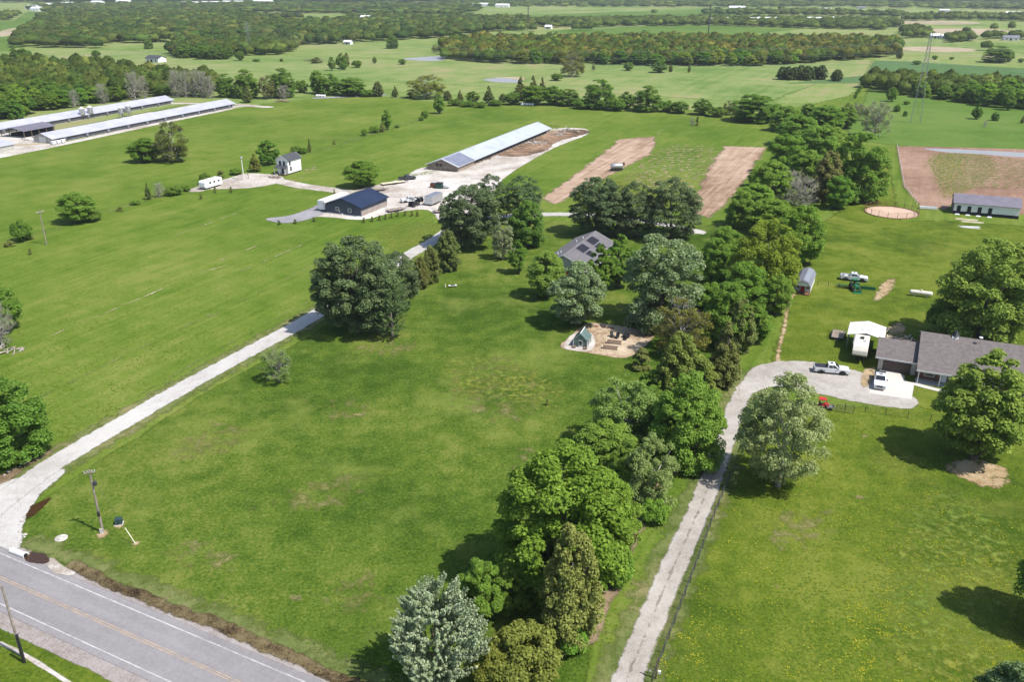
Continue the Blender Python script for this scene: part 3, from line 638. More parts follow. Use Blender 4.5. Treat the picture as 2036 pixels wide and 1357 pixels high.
T('pine1', 978, 442, 348, 74, 'pine at the back of the left pine clump', tint=(.95,1,1))
T('pine1', 1040, 442, 349, 84, 'pine at the right of the left pine clump', tint=(.95,1.05,1))
T('pine0', 1184, 468, 352, 118, 'broad pine behind the grey-roofed house', tint=(.95,1,1))
T('pine1', 1262, 470, 362, 86, 'narrower pine between two broad pines behind the house')
T('pine1', 1332, 474, 352, 122, 'open-crowned pine nearest the right soil strip', tint=(1.05,1.05,1))
T('oval0', 1192, 582, 484, 58, 'upright green tree against the house wall', tint=(.9,.95,.9))
T('oval0', 1230, 572, 464, 72, 'taller upright green tree at the corner of the house', tint=(.85,.95,.9))
T('pine0', 715, 662, 470, 172, 'massive dense pine standing on the gravel drive edge', tint=(1.05,1.05,1))
T('pine0', 790, 622, 500, 96, 'second pine merged with the massive drive-side pine')
T('pine0', 672, 648, 508, 92, 'shorter pine on the drive side of the massive pine')
T('pine0', 752, 664, 520, 108, 'shorter pine on the lawn side of the massive pine', tint=(.95,1,1))
T('pine1', 905, 480, 385, 70, 'slim pine beside the broad tall pine of the left clump')
T('pine1', 1225, 468, 368, 80, 'pine filling the row behind the grey-roofed house')
T('feather0', 780, 675, 552, 56, 'feathery narrow pale conifer in front of the massive pine', name='conifer_tree', tint=(.6,.75,.62))
T('cedar0', 892, 538, 455, 72, 'tallest dark cedar of the row along the drive', tint=(.85,1,1))
T('cedar0', 858, 562, 486, 54, 'middle cedar of the row along the drive', tint=(.95,1,1))
T('cedar0', 838, 574, 508, 46, 'smallest cedar of the row along the drive', tint=(1.05,1,1))
T('bare0', 554, 760, 692, 68, 'small pale tree alone on the lawn by the drive', tint=(.85,1.0,.62))
T('yellow0', 1515, 590, 440, 158, 'wide yellow-green tree beside the lofted shed', tint=(1.05,1.22,.8))
T('bright1', 1590, 525, 410, 95, 'leafy green tree behind the lofted shed', tint=(1.05,1.1,1))
T('bright1', 1530, 470, 396, 110, 'bright leafy tree top behind the yellow-green tree', tint=(1.1,1.1,1))
T('broad0', 1420, 560, 475, 70, 'dark green tree between the maple and the yellow-green tree', tint=(1.1,1.2,1.1))
T('bright1', 1480, 620, 520, 110, 'fresh green tree in front of the yellow-green tree', tint=(.9,1,.9))
T('broad1', 1540, 625, 545, 70, 'small shaded tree beside the worn path', tint=(1.2,1.2,1.1))
T('broad0', 1470, 450, 380, 70, 'green tree at the end of the right soil strip', tint=(1.2,1.2,1.1))
T('broad0', 1700, 398, 268, 122, 'full dark green tree beside the round pen', tint=(1,1.1,1))
T('cedar0', 1640, 400, 300, 95, 'brownish cedar in the thick windbreak', tint=(1.2,1.1,1.2))
T('bare2', 1560, 400, 335, 80, 'grey leafless tree in the thick windbreak', tint=(.8,.75,.8))
T('bare2', 1595, 410, 350, 70, 'grey leafless tree beside the brownish cedar', tint=(.8,.75,.8))
WB = 'windbreak trees between the soil strip and the paddock'
for k, cx, by, ty, w, tn in (('broad1',1530,400,320,85,(1.2,1.2,1.1)), ('bright1',1560,345,268,90,(.9,1,.9)), ('broad0',1620,340,255,95,(1.1,1.15,1.1)), ('bright0',1640,300,250,85,(1.05,1.05,1)), ('broad1',1585,290,230,90,(1,1.1,1)), ('broad0',1560,260,212,70,(1.05,1.1,1.1)), ('bright1',1640,262,210,80,(.9,1,.9)), ('broad2',1680,255,205,50,(1.1,1.1,1.1)), ('broad1',1600,370,300,80,(1.15,1.15,1.1)), ('broad0',1510,372,330,50,(1.2,1.15,1.1)), ('yellow0',1650,330,280,70,(.8,.9,.9)), ('broad1',1500,425,365,75,(1.2,1.25,1.1)), ('bright2',1545,235,205,45,(.9,1,.9)), ('broad0',1610,232,206,50,(1.2,1.2,1.1)), ('bright1',1665,415,350,60,(.8,.95,.85))):
    T(k, cx, by, ty, w, {'bro': 'deep green tree of the thick windbreak beside the soil strip', 'bri': 'bright green tree of the thick windbreak beside the soil strip', 'yel': 'yellow-green tree within the thick windbreak'}[k[:3]], WB, tuple(c*1.15 for c in tn))
T('bare0', 1738, 272, 202, 64, 'silvery half-leafed tree at the head of the windbreak', tint=(1,1,1))
T('bare0', 1700, 240, 205, 50, 'grey twiggy tree at the head of the windbreak', tint=(.9,.9,.8))
T('broad0', 1945, 682, 478, 190, 'tall green tree behind the brown-roofed house', tint=(1.35,1.2,1.35))
T('shrub0', 1870, 660, 600, 60, 'dark bushes under the tall tree behind the brown-roofed house', tint=(.8,.9,.8))
T('broad2', 1935, 910, 692, 188, 'tall green tree in front of the brown-roofed house', tint=(1.4,1.22,1.3))
T('pale0', 1546, 968, 736, 182, 'pale speckled tree between the gravel lane and the parking', tint=(1.2,1.2,1.1))
T('broad0', 2105, 1262, 1030, 200, 'dark tree at the far edge of the meadow', tint=(1,1.1,1))
T('silver1', 1985, 1500, 1318, 190, 'grey-green tree whose top pokes up from the meadow', tint=(.8,.85,.75))
T('broad0', 20, 908, 752, 168, 'deep green round tree on the road side of the hay field', tint=(.8,.95,.9))
T('broad2', 2, 660, 554, 100, 'green tree growing from a rubble patch in the hay field', tint=(1,1.1,1))
T('bare2', 8, 690, 600, 60, 'dead grey stump tree in the rubble patch')
T('broad1', 156, 442, 382, 80, 'broad green tree on the fence line of the hay field', tint=(1.25,1.3,1.2))
T('shrub0', 185, 440, 415, 40, 'dark bush at the foot of the broad fence-line tree')
T('shrub0', 46, 480, 438, 42, 'round dark bush on the fence line by the utility pole', tint=(.9,1,.9))
T('bright1', 290, 322, 275, 66, 'leafy half of a paired clump in the hay field', tint=(.85,.95,.85))
T('bare1', 345, 322, 240, 70, 'twiggy half of a paired clump in the hay field', tint=(.75,.8,.8))
T('shrub2', 345, 320, 285, 62, 'olive undergrowth below the twiggy tree in the hay field')
T('cedar1', 296, 397, 364, 17, 'thin dark cedar on the fence line', tint=(.8,1,.9))
T('bare2', 318, 392, 362, 26, 'small leafless tree beside the thin cedar')
T('shrub0', 345, 388, 370, 38, 'low green bush on the fence line near the white camper')
T('shrub0', 410, 366, 344, 26, 'dark bush behind the white camper')
T('bright2', 535, 328, 275, 46, 'taller green tree behind the white two-storey house', tint=(.85,1,.9))
T('cedar1', 508, 341, 306, 34, 'rusty-green conifer beside the light pole', tint=(1.1,1.1,.8))
T('broad1', 722, 372, 320, 76, 'vase-shaped green tree beside the navy workshop', tint=(1.15,1.2,1.1))
T('cedar1', 616, 303, 275, 10, 'thin spire cedar behind the white two-storey house')
T('shrub0', 590, 305, 290, 26, 'dark bush behind the white two-storey house')
for cx, by, ty, w in ((604,306,293,18), (440,352,338,26), (470,347,334,26), (370,380,368,22), (665,287,278,10), (725,270,256,14), (745,264,250,22), (760,262,246,20), (790,254,248,12), (845,235,220,16), (838,240,231,12), (60,476,465,22), (20,490,478,30), (240,420,410,20), (270,407,398,22)):
    T(random.choice(['shrub0', 'shrub0', 'shrub2']), cx, by, ty, w, 'low bush on the long fence line', 'bushes along the field fence line', (1.1, 1.15, 1))
T('bright2', 770, 258, 216, 24, 'upright feathery tree on the rubble fence line', tint=(1,1.1,.9))
T('broad2', 874, 226, 188, 26, 'slim green tree where the fence line meets the hedgerow', tint=(1.1,1.2,1.2))
# eight young conifers in a row below the workshop
for i, (cx, by) in enumerate(((724,443), (740,441), (755,438.5), (767,436), (779,433.5), (791,431), (806,429.5), (819,430), (830,430))):
    T('conif0', cx, by, by-13, 9, 'small young conifer of the row below the navy workshop', 'young conifers in a row below the workshop', (1.05, 1.1, 1))
for cx, by in ((400,397), (428,384), (460,384), (61,507), (1088,807)):
    T('conif0', cx, by, by-16, 9, 'tiny staked sapling in open grass', 'staked saplings in the grass', (1.1, 1.1, 1))
T('conif0', 665, 388, 373, 7, 'lone little conifer behind the white box trailer', tint=(1.2,1.1,.8))
for cx, by in ((555,447), (587,445), (624,441)):
    T('shrub2', cx, by, by-9, 11, 'low dark clump at the edge of the blue-grey gravel', 'dark clumps beside the blue-grey gravel', (.7, .9, .8))
T('bare2', 1376, 250, 233, 14, 'short forked sapling in the grass beyond the soil strips'); 
T('shrub2', 1386, 250, 232, 10, 'dark little bush beside the forked sapling')
T('shrub0', 1160, 333, 318, 7, 'tiny dark bush beside the tank on the soil strip', name='shrub') if False else None
# hedgerow across the middle distance
HG = 'trees of the hedgerow across the pasture'
HL = 'tree of the long hedgerow crossing behind the hay field'
for k, cx, by, ty, w, tn in (('broad0',452,193,148,42,(.9,1,1)), ('broad0',490,194,140,58,(1.1,1.15,1.1)), ('cedar1',493,204,172,28,(.9,1,1)), ('bare1',532,196,150,40,(.8,.8,.8)), ('broad0',562,193,138,56,(.95,1,1)), ('bare2',565,196,168,30,(.9,.9,.9)), ('shrub0',600,184,160,30,(1,1,1)), ('bright1',632,186,142,36,(1,1.05,1)), ('broad0',655,188,148,50,(1,1.1,1)), ('bright1',700,190,155,66,(.95,1.05,1)), ('cedar0',752,192,162,30,(.9,1,1)), ('cedar1',786,193,172,20,(.85,1,1)), ('bare1',848,195,148,80,(1.1,1.1,1)),
      ('cedar0',890,200,180,26,(.9,1,1)), ('cedar1',915,202,180,20,(1,1,1)), ('bright2',940,203,180,30,(1,1,1)), ('cedar1',972,205,172,28,(.85,1,1)), ('cedar0',1000,203,186,24,(.9,1,1)), ('cedar1',1035,200,155,36,(1.1,1.1,1)), ('cedar1',1060,196,152,30,(1,1,1)), ('cedar1',1078,192,155,22,(1,1,1)), ('bright1',1060,208,170,60,(1,1.05,1)), ('broad1',1100,208,172,52,(1,1.1,1)), ('broad0',1130,210,178,50,(.95,1,1)), ('broad0',1190,216,160,66,(.95,1.05,1)), ('shrub0',1225,220,195,40,(1,1.1,1)), ('broad2',1245,216,182,40,(.9,1,1)), ('broad0',1284,221,172,62,(1,1.05,1.05)), ('shrub0',1325,222,200,36,(1,1.1,1)), ('broad1',1350,225,202,40,(.9,1,1)), ('broad2',1395,228,196,44,(.85,.95,.95)), ('shrub0',1425,232,212,36,(1,1,1)), ('bright0',1497,241,188,100,(.85,.95,.85)), ('shrub0',1545,236,212,40,(1.1,1.1,1)), ('bare1',1450,228,200,34,(.8,.85,.8)), ('shrub0',1160,216,196,44,(1,1.1,1)), ('broad1',1020,208,184,40,(1,1.1,1)), ('shrub0',905,210,196,30,(1,1,1)), ('shrub0',930,212,200,30,(1,1.1,1)), ('shrub0',955,214,202,26,(1.1,1.1,1)), ('shrub0',985,210,198,30,(1,1,1)), ('shrub2',815,195,184,26,(1,1,1)), ('shrub0',730,192,178,30,(1,1.1,1))):
    T(k, cx, by, ty, w, {'bro': 'rounded green tree of the long hedgerow behind the hay field', 'bri': 'light green leafy tree of the long hedgerow behind the hay field', 'ced': 'dark pointed cedar in the long hedgerow behind the hay field', 'bar': 'twiggy half-leafed tree in the long hedgerow behind the hay field', 'shr': 'low bush filling the long hedgerow behind the hay field'}[k[:3]], HG, tn)
# single trees out in the meadow
PG = 'single trees scattered in the far meadow'
T('bare1', 1137, 152, 106, 52, 'tan half-leafed tree standing alone in the meadow', tint=(1.05,.95,1))
T('shrub0', 1107, 160, 146, 26, 'low dark bush beside the tan lone tree')
for k, cx, by, ty, w in (('broad0',296,97,78,20), ('broad0',781,96,72,28), ('bare1',865,105,88,14), ('bare1',878,105,86,16), ('shrub0',800,128,117,16), ('shrub0',710,134,120,22), ('cedar0',690,132,105,16), ('broad2',680,136,106,26), ('shrub0',683,138,124,16), ('bright2',660,140,112,18), ('shrub2',630,125,114,36), ('cedar0',560,122,116,10), ('shrub0',510,122,117,16), ('broad1',478,120,102,22), ('broad2',745,126,112,10), ('shrub0',1250,140,124,22), ('broad2',1310,144,122,36), ('cedar0',1333,143,128,12), ('cedar1',1370,144,126,9), ('broad1',192,114,100,20), ('broad0',40,122,92,36), ('shrub0',56,116,100,20), ('bare1',1180,141,125,8), ('broad0',1980,124,92,56), ('broad0',1997,122,98,36), ('cedar0',1787,116,94,18), ('shrub0',1858,118,110,12), ('shrub0',1892,118,113,10), ('shrub0',2030,124,116,12), ('shrub0',1822,128,120,18)):
    T(k, cx, by, ty, w, {'bro': 'small rounded tree standing alone in the distant pasture', 'bri': 'small light green tree standing in the distant pasture', 'ced': 'small dark cedar standing alone in the distant pasture', 'bar': 'small twiggy tree standing alone in the distant pasture', 'shr': 'dark bush alone in the distant pasture'}[k[:3]], PG, (1, 1.05, 1.05))
for cx in (1555, 1566, 1578, 1590, 1604, 1618, 1632):
    T('cedar0', cx, 158+random.uniform(-1.5, 1.5), 131+random.uniform(-2, 3), 36, 'dark cedar of the tight clump in the hay meadow', 'cedars of the tight clump in the hay meadow', (.55,.75,.75))
T('cedar0', 1663, 161, 138, 34, 'separate dark cedar beside the tight cedar clump', tint=(.6,.8,.8))
# trees of the right-hand pasture
RG = 'trees standing in the right pasture'
for k, cx, by, ty, w, tn in (('bright2',1772,202,172,24,(1,1.1,1)), ('broad0',1783,222,208,15,(.9,1,.9)), ('broad0',1799,231,220,10,(.8,1,.9)), ('broad2',1941,237,210,22,(.8,.95,.85)), ('broad0',1978,240,223,17,(.8,.95,.9)), ('bare2',1958,253,240,9,(1,1,1)), ('shrub0',1802,208,200,14,(1,1,1)), ('cedar1',2032,245,230,10,(1,1,1)), ('bright2',1960,212,182,28,(1,1.1,1)), ('broad2',2003,219,184,26,(1.05,1.1,1))):
    T(k, cx, by, ty, w, 'young tree standing alone in the right pasture', RG, tn)
for cx, by in ((1700,196), (1703,190), (1707,184), (1711,178), (1714,172)):
    T('shrub0', cx, by, by-9, 8, 'bush on the fence row between the meadows', 'bushes on the fence row', (1, 1.1, 1))
# ------------------------------------------------------------------ woods: the foremost trees singly, the mass behind them as one
def in_poly(x, y, P): return float(poly_sd(np.array([[x]]), np.array([[y]]), P)[0, 0]) > 0
def scatter(P, sp, seed):
    r_ = random.Random(seed); W = [G(*p) for p in P]; A = np.array(W); (x0, y0), (x1, y1) = A.min(0), A.max(0); out = []
    nx = int((x1-x0)/sp)+1; ny = int((y1-y0)/sp)+1
    gx, gy = np.meshgrid(np.arange(nx), np.arange(ny)); rs = np.random.default_rng(seed)
    X = x0+(gx+.5*(gy % 2))*sp+rs.normal(size=gx.shape)*sp*.25; Y = y0+gy*sp+rs.normal(size=gx.shape)*sp*.25
    ok = poly_sd(X, Y, W) > 0
    return list(zip(X[ok], Y[ok]))
for cx, by, ty, w in ((205,206,165,30), (270,198,142,36), (288,195,150,26), (352,194,138,34), (372,193,140,30), (392,193,138,30), (405,194,140,34), (420,195,150,28), (150,214,178,26)):
    T('bare2', cx, by, ty, w, 'pale-trunked half-bare tree on the edge of the wood behind the poultry houses', 'pale-trunked trees at the wood edge', (1, 1, 1))
CLEAR = [[(530,48), (740,43), (740,35), (530,40)], [(590,101), (715,97), (715,86), (590,90)], [(-60,70), (60,62), (95,20), (60,18), (20,40), (-60,50)], [(195,104), (350,104), (350,90), (195,92)]]
single = []; mass = []
def region(P, sp, hr, rr, seed, tints, nsingle=0, keys=('broad0', 'broad1', 'broad2', 'bright1'), label='', group=''):
    pts = sorted(scatter(P, sp, seed), key=lambda p: p[1]); r_ = random.Random(seed)
    cl = [[G(*p) for p in C] for C in CLEAR]
    for i, (x, y) in enumerate(pts):
        if y > 700 and any(in_poly(x, y, C) for C in cl): continue
        h = r_.uniform(*hr); r = r_.uniform(*rr); tn = r_.choice(tints); j = r_.uniform(.7, 1.3); tn = tuple(c*j for c in tn)
        if i < nsingle: single.append((r_.choice(keys), x, y, h, r, tn, label, group))
        else: mass.append((x, y, h, r, tn))
GREEN = [(1,1.1,1), (.85,1,.9), (1.15,1.15,1), (.75,.9,.85), (1,1,.9)]
WOODS = [(.85,1.0,.9), (.95,1.0,.9), (1.05,.95,.95), (.7,.95,.9), (.95,1.05,.9), (.65,.85,.85), (.85,.85,.9)]
AUT = [(1.25,1.1,.8), (1.4,1.08,.9), (1.3,.98,.95), (.95,1.1,.8), (.8,1.05,.8), (1.5,1.15,.9), (.75,.9,.8), (1.1,.95,1.0), (1.1,1.25,.7)]
region([(-120,252), (40,236), (60,226), (200,205), (330,190), (428,194), (432,174), (300,158), (200,146), (120,140), (30,138), (-120,150)], 8.2, (7.5, 13.5), (4, 7), 1, GREEN+[(1.2,1.1,1.1)], 85, label='leafy tree in the dense wood behind the poultry houses', group='trees of the wood behind the poultry houses')
region([(1718,176), (1770,186), (1850,196), (1950,212), (2100,222), (2100,184), (1950,176), (1800,168), (1730,162)], 8.0, (7, 12), (4, 6.2), 2, [(1,1.1,1), (1.15,1.2,1), (.85,1,.9), (1,1,1)], 45, label='leafy tree in the band of woodland across the right pasture', group='trees of the woodland band in the right pasture')
region([(885,117), (1000,127), (1190,128), (1340,131), (1500,132), (1600,127), (1700,119), (1775,113), (1788,95), (1780,88), (1400,82), (1250,83), (1100,84), (930,84), (878,95)], 9.5, (7, 12.5), (4.6, 7.8), 3, AUT, 45, label='spring-tinted tree on the front edge of the big rectangular wood', group='trees on the front of the big wood')
region([(30,95), (200,96), (205,86), (330,85), (352,80), (700,72), (700,42), (400,28), (100,28), (55,45)], 16, (8, 12.5), (7, 12), 4, WOODS)
region([(338,116), (460,119), (470,112), (560,108), (600,96), (705,96), (705,84), (600,82), (345,86)], 9.5, (8, 12), (5, 7.5), 5, WOODS, 15, label='tree of the small wood around the lattice tower', group='trees of the small wood by the tower')
region([(640,86), (760,82), (860,77), (900,76), (920,66), (1055,60), (1050,40), (700,34), (640,60)], 15, (7.5, 12), (6.5, 10.5), 6, WOODS)
region([(930,52), (1100,54), (1400,50), (1600,56), (1760,60), (1790,52), (1780,42), (1400,38), (1100,41), (930,44)], 14, (6.5, 10), (7, 9.5), 7, GREEN)
region([(-50,32), (40,30), (60,24), (20,45), (-50,60)], 16, (9, 14), (8, 10), 8, GREEN)
region([(60,26), (500,25), (900,30), (960,22), (900,10), (300,8), (60,14)], 28, (8, 12), (13, 18), 9, WOODS)
region([(900,12), (1300,14), (1700,14), (2100,22), (2100,10), (1500,5), (900,5)], 34, (7, 11), (12, 18), 10, GREEN)
region([(1400,30), (1700,32), (1800,36), (1790,28), (1600,24), (1400,24)], 22, (8, 12), (9, 12), 11, GREEN)
region([(1800,42), (1950,40), (2100,46), (2100,36), (1900,32), (1800,34)], 18, (8, 12), (8, 11), 12, GREEN)
region([(1790,62), (1830,62), (1850,74), (1800,76)], 12, (8, 12), (6, 8), 13, GREEN)
region([(1880,78), (1930,76), (1932,82), (1890,84)], 10, (8, 12), (6, 8), 14, GREEN)
region([(1950,72), (2100,74), (2100,80), (1960,79)], 15, (7, 10), (6, 8), 15, GREEN)
region([(-300,5), (400,5), (900,4), (1400,4), (2300,5), (2300,-8), (-300,-8)], 62, (12, 18), (24, 40), 16, GREEN)
region([(-100,3), (2100,3), (2300,-14), (-400,-14)], 90, (14, 20), (30, 50), 17, GREEN)
region([(1090,50), (1140,50), (1150,46), (1100,44)], 14, (8, 12), (7, 9), 18, GREEN)
for px, py in ((1160,60), (1145,61), (1172,60), (1060,62), (1450,30), (1470,32), (1300,28), (1550,20), (1620,22), (1960,100), (1975,60), (2010,60), (1920,66)):
    mass.append((*G(px, py), random.uniform(8, 12), random.uniform(6, 8), (.9, 1.05, .95)))
for key, x, y, h, r, tn, lab, gr in single: plant(key, x, y, h, r, lab, gr, tn)
# the far mass: lumpy crowns wrapped in leaf sprays, joined
def lump(nu, nv, nq, ls):
    cd = unit(16); cd[:, 2] = np.abs(cd[:, 2]); D = []
    for j in range(nv+1):
        th = 2.05*j/nv
        for i in range(nu):
            ph = 6.283*(i+.5*(j % 2))/nu; D.append((math.sin(th)*math.cos(ph), math.sin(th)*math.sin(ph), math.cos(th)))
    D = np.array(D); g = D @ cd.T; rad = .74+.30*np.max(np.exp(-(1-g)/.07), 1)+rng.normal(size=len(D))*.06
    V = D*rad[:, None]*np.array([6.2, 6.2, 6.6])+np.array([0, 0, 6.0]); V[:, 2] = np.maximum(V[:, 2], .2)
    Q = np.array([(j*nu+i, j*nu+(i+1) % nu, (j+1)*nu+(i+1) % nu, (j+1)*nu+i) for j in range(nv) for i in range(nu)])
    k = rng.integers(0, len(V), nq); P = V[k]*np.array([1.02, 1.02, 1.0])+rng.normal(size=(nq, 3))*.35; Nn = D[k]*.8+np.array([0, 0, .5])+unit(nq)*.5; Nn /= np.linalg.norm(Nn, axis=1, keepdims=True)
    s = ls*(.6+.8*rng.random(nq)); V2, Q2 = quads(P, Nn, s, s*.7)
    return np.concatenate([V, V2]), np.concatenate([Q, Q2+len(V)])
protoF = {lod: [lump(*a) for _ in range(8)] for lod, a in {0: (13, 6, 120, .65), 1: (9, 4, 34, 1.0), 2: (7, 3, 7, 1.6)}.items()}
VV = []; CC = []; QQ = []; nb = 0
for i, (x, y, h, r, tn) in enumerate(mass):
    lod = 0 if y < 920 else (1 if y < 1500 else 2)
    V, Q = protoF[lod][i % 8]; a = random.uniform(0, 6.28); ca, sa = math.cos(a), math.sin(a)
    Rm = np.array([[ca, -sa, 0], [sa, ca, 0], [0, 0, 1]])
    V = (V @ Rm.T)*np.array([r/6.2, r/6.2, h/12.8])+np.array([x, y, 0]); VV.append(V); QQ.append(Q+nb); nb += len(V)
    CC.append(np.tile(np.array([*tn, 1.]), (len(V), 1)))
QQ = np.concatenate(QQ)
VV = np.concatenate(VV); CC = np.concatenate(CC)
me = np_mesh('far_woods', VV, QQ)
ca_ = me.attributes.new('tint', 'FLOAT_COLOR', 'POINT'); ca_.data.foreach_set('color', CC.astype(np.float32).ravel())
fw = link('far_woods', me, L_wood); tag(fw, 'mass of spring-green woodland fading into the distance', 'woodland', kind='stuff')
print('TREES', len(TREES), 'mass', len(mass), 'quads', len(VV)//4)
# ------------------------------------------------------------------ building materials
B_navy = simple('navy_metal_siding', (.036,.052,.078), .5, .12, .6, stripes=(0, .9, .4)); B_navyroof = simple('navy_metal_roof', (.016,.026,.062), .42, .15, .4, metal=.2, stripes=(1, .9, .5))
B_tanw = simple('tan_metal_siding', (.30,.25,.22), .6, .15, .6, stripes=(1, .9, .3)); B_white = simple('white_paint', (.72,.72,.72), .5, .08, 1.2)
B_trim = simple('white_trim', (.66,.66,.64), .55, .08, 2); B_silver = simple('galvanised_roof', (.43,.46,.51), .42, .10, .25, metal=.1, stripes=(1, 1.2, .35))
B_farmroof = simple('farm_metal_roof', (.43,.43,.50), .4, .10, .2, metal=.1, stripes=(1, 1.5, .3)); B_grey = simple('grey_metal', (.22,.22,.25), .5, .12, .5, metal=.3, stripes=(1, .9, .4))
B_patch = simple('dark_roof_sheets', (.20,.21,.27), .5, .15, .5, metal=.2, stripes=(1, .9, .4)); B_wood = simple('weathered_boards', (.26,.21,.165), .85, .3, 1.2, stripes=(0, .35, .5))
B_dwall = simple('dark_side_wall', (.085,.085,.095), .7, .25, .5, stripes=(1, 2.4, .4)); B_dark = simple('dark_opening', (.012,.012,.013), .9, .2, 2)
B_char = simple('charcoal_shingles', (.055,.058,.066), .85, .25, 2, bump=.4, bscale=12); B_brown = simple('brown_grey_shingles', (.132,.113,.108), .85, .16, 1.5, bump=.35, bscale=14)
B_gshing = simple('grey_shingles', (.125,.118,.125), .85, .16, 1.5, bump=.35, bscale=14); B_beige = simple('beige_siding', (.40,.385,.345), .7, .12, 1)
B_brick = simple('brown_brick', (.16,.085,.06), .85, .3, 3, bump=.4, bscale=10); B_solar = simple('solar_cells', (.02,.019,.024), .45, .15, 3, spec=.25)
B_glass = simple('window_glass', (.018,.022,.027), .08, .1, 1, spec=.7); B_alu = simple('aluminium', (.46,.46,.47), .35, .1, 2, metal=.7)
B_conc = simple('concrete', (.42,.40,.37), .9, .15, 2, bump=.3); B_tyre = simple('rubber', (.018,.018,.019), .85, .2, 4); B_rim = simple('steel_rim', (.42,.42,.43), .4, .12, 6, metal=.6)
B_post = simple('wood_post', (.17,.125,.09), .9, .3, 3, bump=.5); B_pole = simple('weathered_pole', (.27,.225,.185), .9, .25, 2, bump=.5)
B_lum = simple('new_lumber', (.58,.52,.36), .8, .15, 2); B_steel = simple('dark_steel', (.06,.062,.066), .6, .2, 3, metal=.4); B_cream = simple('cream_gelcoat', (.60,.56,.48), .4, .08, 1)
B_red = simple('red_paint', (.42,.022,.018), .45, .15, 2); B_green = simple('tractor_green', (.018,.14,.055), .45, .2, 3); B_yelp = simple('machine_yellow', (.55,.40,.03), .5, .15, 3)
B_rust = simple('rusty_steel', (.17,.075,.04), .85, .35, 3, bump=.4); B_lwhite = simple('carport_white', (.68,.67,.64), .5, .06, .8, stripes=(1, .5, .12)); B_stone = simple('pale_stone', (.42,.39,.35), .9, .25, 2, bump=.6)
B_vio = simple('violet_grey_roof', (.17,.155,.19), .55, .12, .5, metal=.2, stripes=(1, .9, .3)); B_poly = simple('greenhouse_panel', (.11,.16,.15), .15, .15, 2, spec=.6)
B_limb = simple('dead_wood', (.33,.28,.23), .9, .25, 3, bump=.4)
def window(par, x, y, z, w, h, face='y-', frame=None, name='window'):
    """framed window as a part of its wall: frame with a pane set in it"""
    t = .06; m = MB(); p = MB(); fw = .1
    if face in ('y-', 'y+'):
        s = -1 if face == 'y-' else 1; a, b = sorted((y+s*.003, y+s*t))
        for (x0, x1, z0, z1) in ((x-w/2-fw, x+w/2+fw, z+h, z+h+fw), (x-w/2-fw, x+w/2+fw, z-fw, z), (x-w/2-fw, x-w/2, z, z+h), (x+w/2, x+w/2+fw, z, z+h), (x-w/2, x+w/2, z+h/2-.03, z+h/2+.03)): m.box(x0, x1, a, b, z0, z1)
        c, d = sorted((y+s*.002, y+s*.03)); p.box(x-w/2, x+w/2, c, d, z, z+h)
    else:
        s = -1 if face == 'x-' else 1; a, b = sorted((x+s*.003, x+s*t))
        for (y0, y1, z0, z1) in ((y-w/2-fw, y+w/2+fw, z+h, z+h+fw), (y-w/2-fw, y+w/2+fw, z-fw, z), (y-w/2-fw, y-w/2, z, z+h), (y+w/2, y+w/2+fw, z, z+h), (y-w/2, y+w/2, z+h/2-.03, z+h/2+.03)): m.box(a, b, y0, y1, z0, z1)
        c, d = sorted((x+s*.002, x+s*.03)); p.box(c, d, y-w/2, y+w/2, z, z+h)
    f = m.build(name, frame or B_trim, par); p.build('pane', B_glass, f); return f
def gable(par, W, L, e, r, wall, roof, o=.4, t=.12, axis='y', z0=0., foot=None, trim=None):
    """gabled box; ridge along the given axis; returns (wall, roof)"""
    w = MB(); q = MB()
    if axis == 'y':
        w.prism([(0, z0), (W, z0), (W, e), (W/2, r), (0, e)], 0, L, 'y'); s = (r-e)/(W/2); h = W/2; a0, a1 = -o, L+o
    else:
        w.prism([(0, z0), (L, z0), (L, e), (L/2, r), (0, e)], 0, W, 'x'); s = (r-e)/(L/2); h = L/2; a0, a1 = -o, W+o
    k = .03
    for sgn in (-1, 1):
        lo = (h+sgn*(h+o), e-o*s+k); hi = (h, r+k)
        pr = [lo, hi, (hi[0], hi[1]+t), (lo[0], lo[1]+t)]
        q.prism(pr if sgn < 0 else pr[::-1], a0, a1, axis)
    wo = w.build('wall', wall, par); ro = q.build('roof', roof, par)
    if trim:
        m = MB()
        for a in (a0-.05, a1):
            for sgn in (-1, 1):
                lo = (h+sgn*(h+o), e-o*s+k-.1); hi = (h, r+k-.1); pr = [lo, hi, (hi[0], hi[1]+t+.16), (lo[0], lo[1]+t+.16)]
                m.prism(pr if sgn < 0 else pr[::-1], a, a+.05, axis)
        m.build('rake_trim', trim, ro)
    cp = MB()
    if axis == 'y': cp.prism([(h-.25, r+k+t-.25*s+.01), (h+.25, r+k+t-.25*s+.01), (h, r+k+t+.06)], a0, a1, 'y')
    else: cp.prism([(h-.25, r+k+t-.25*s+.01), (h+.25, r+k+t-.25*s+.01), (h, r+k+t+.06)], a0, a1, 'x')
    cp.build('ridge_cap', roof, ro)
    return wo, ro
def slope_box(m, h, e, r, o, sgn, u0, u1, a0, a1, lift, t, axis='y'):
    """thin slab lying on a gable slope: u = distance down from the ridge (plan), a = along the ridge"""
    s = (r-e)/h
    def P(u): return (h+sgn*u, r-u*s+lift)
    A, B = P(u0), P(u1); pr = [A, B, (B[0], B[1]+t), (A[0], A[1]+t)]
    m.prism(pr, a0, a1, axis)
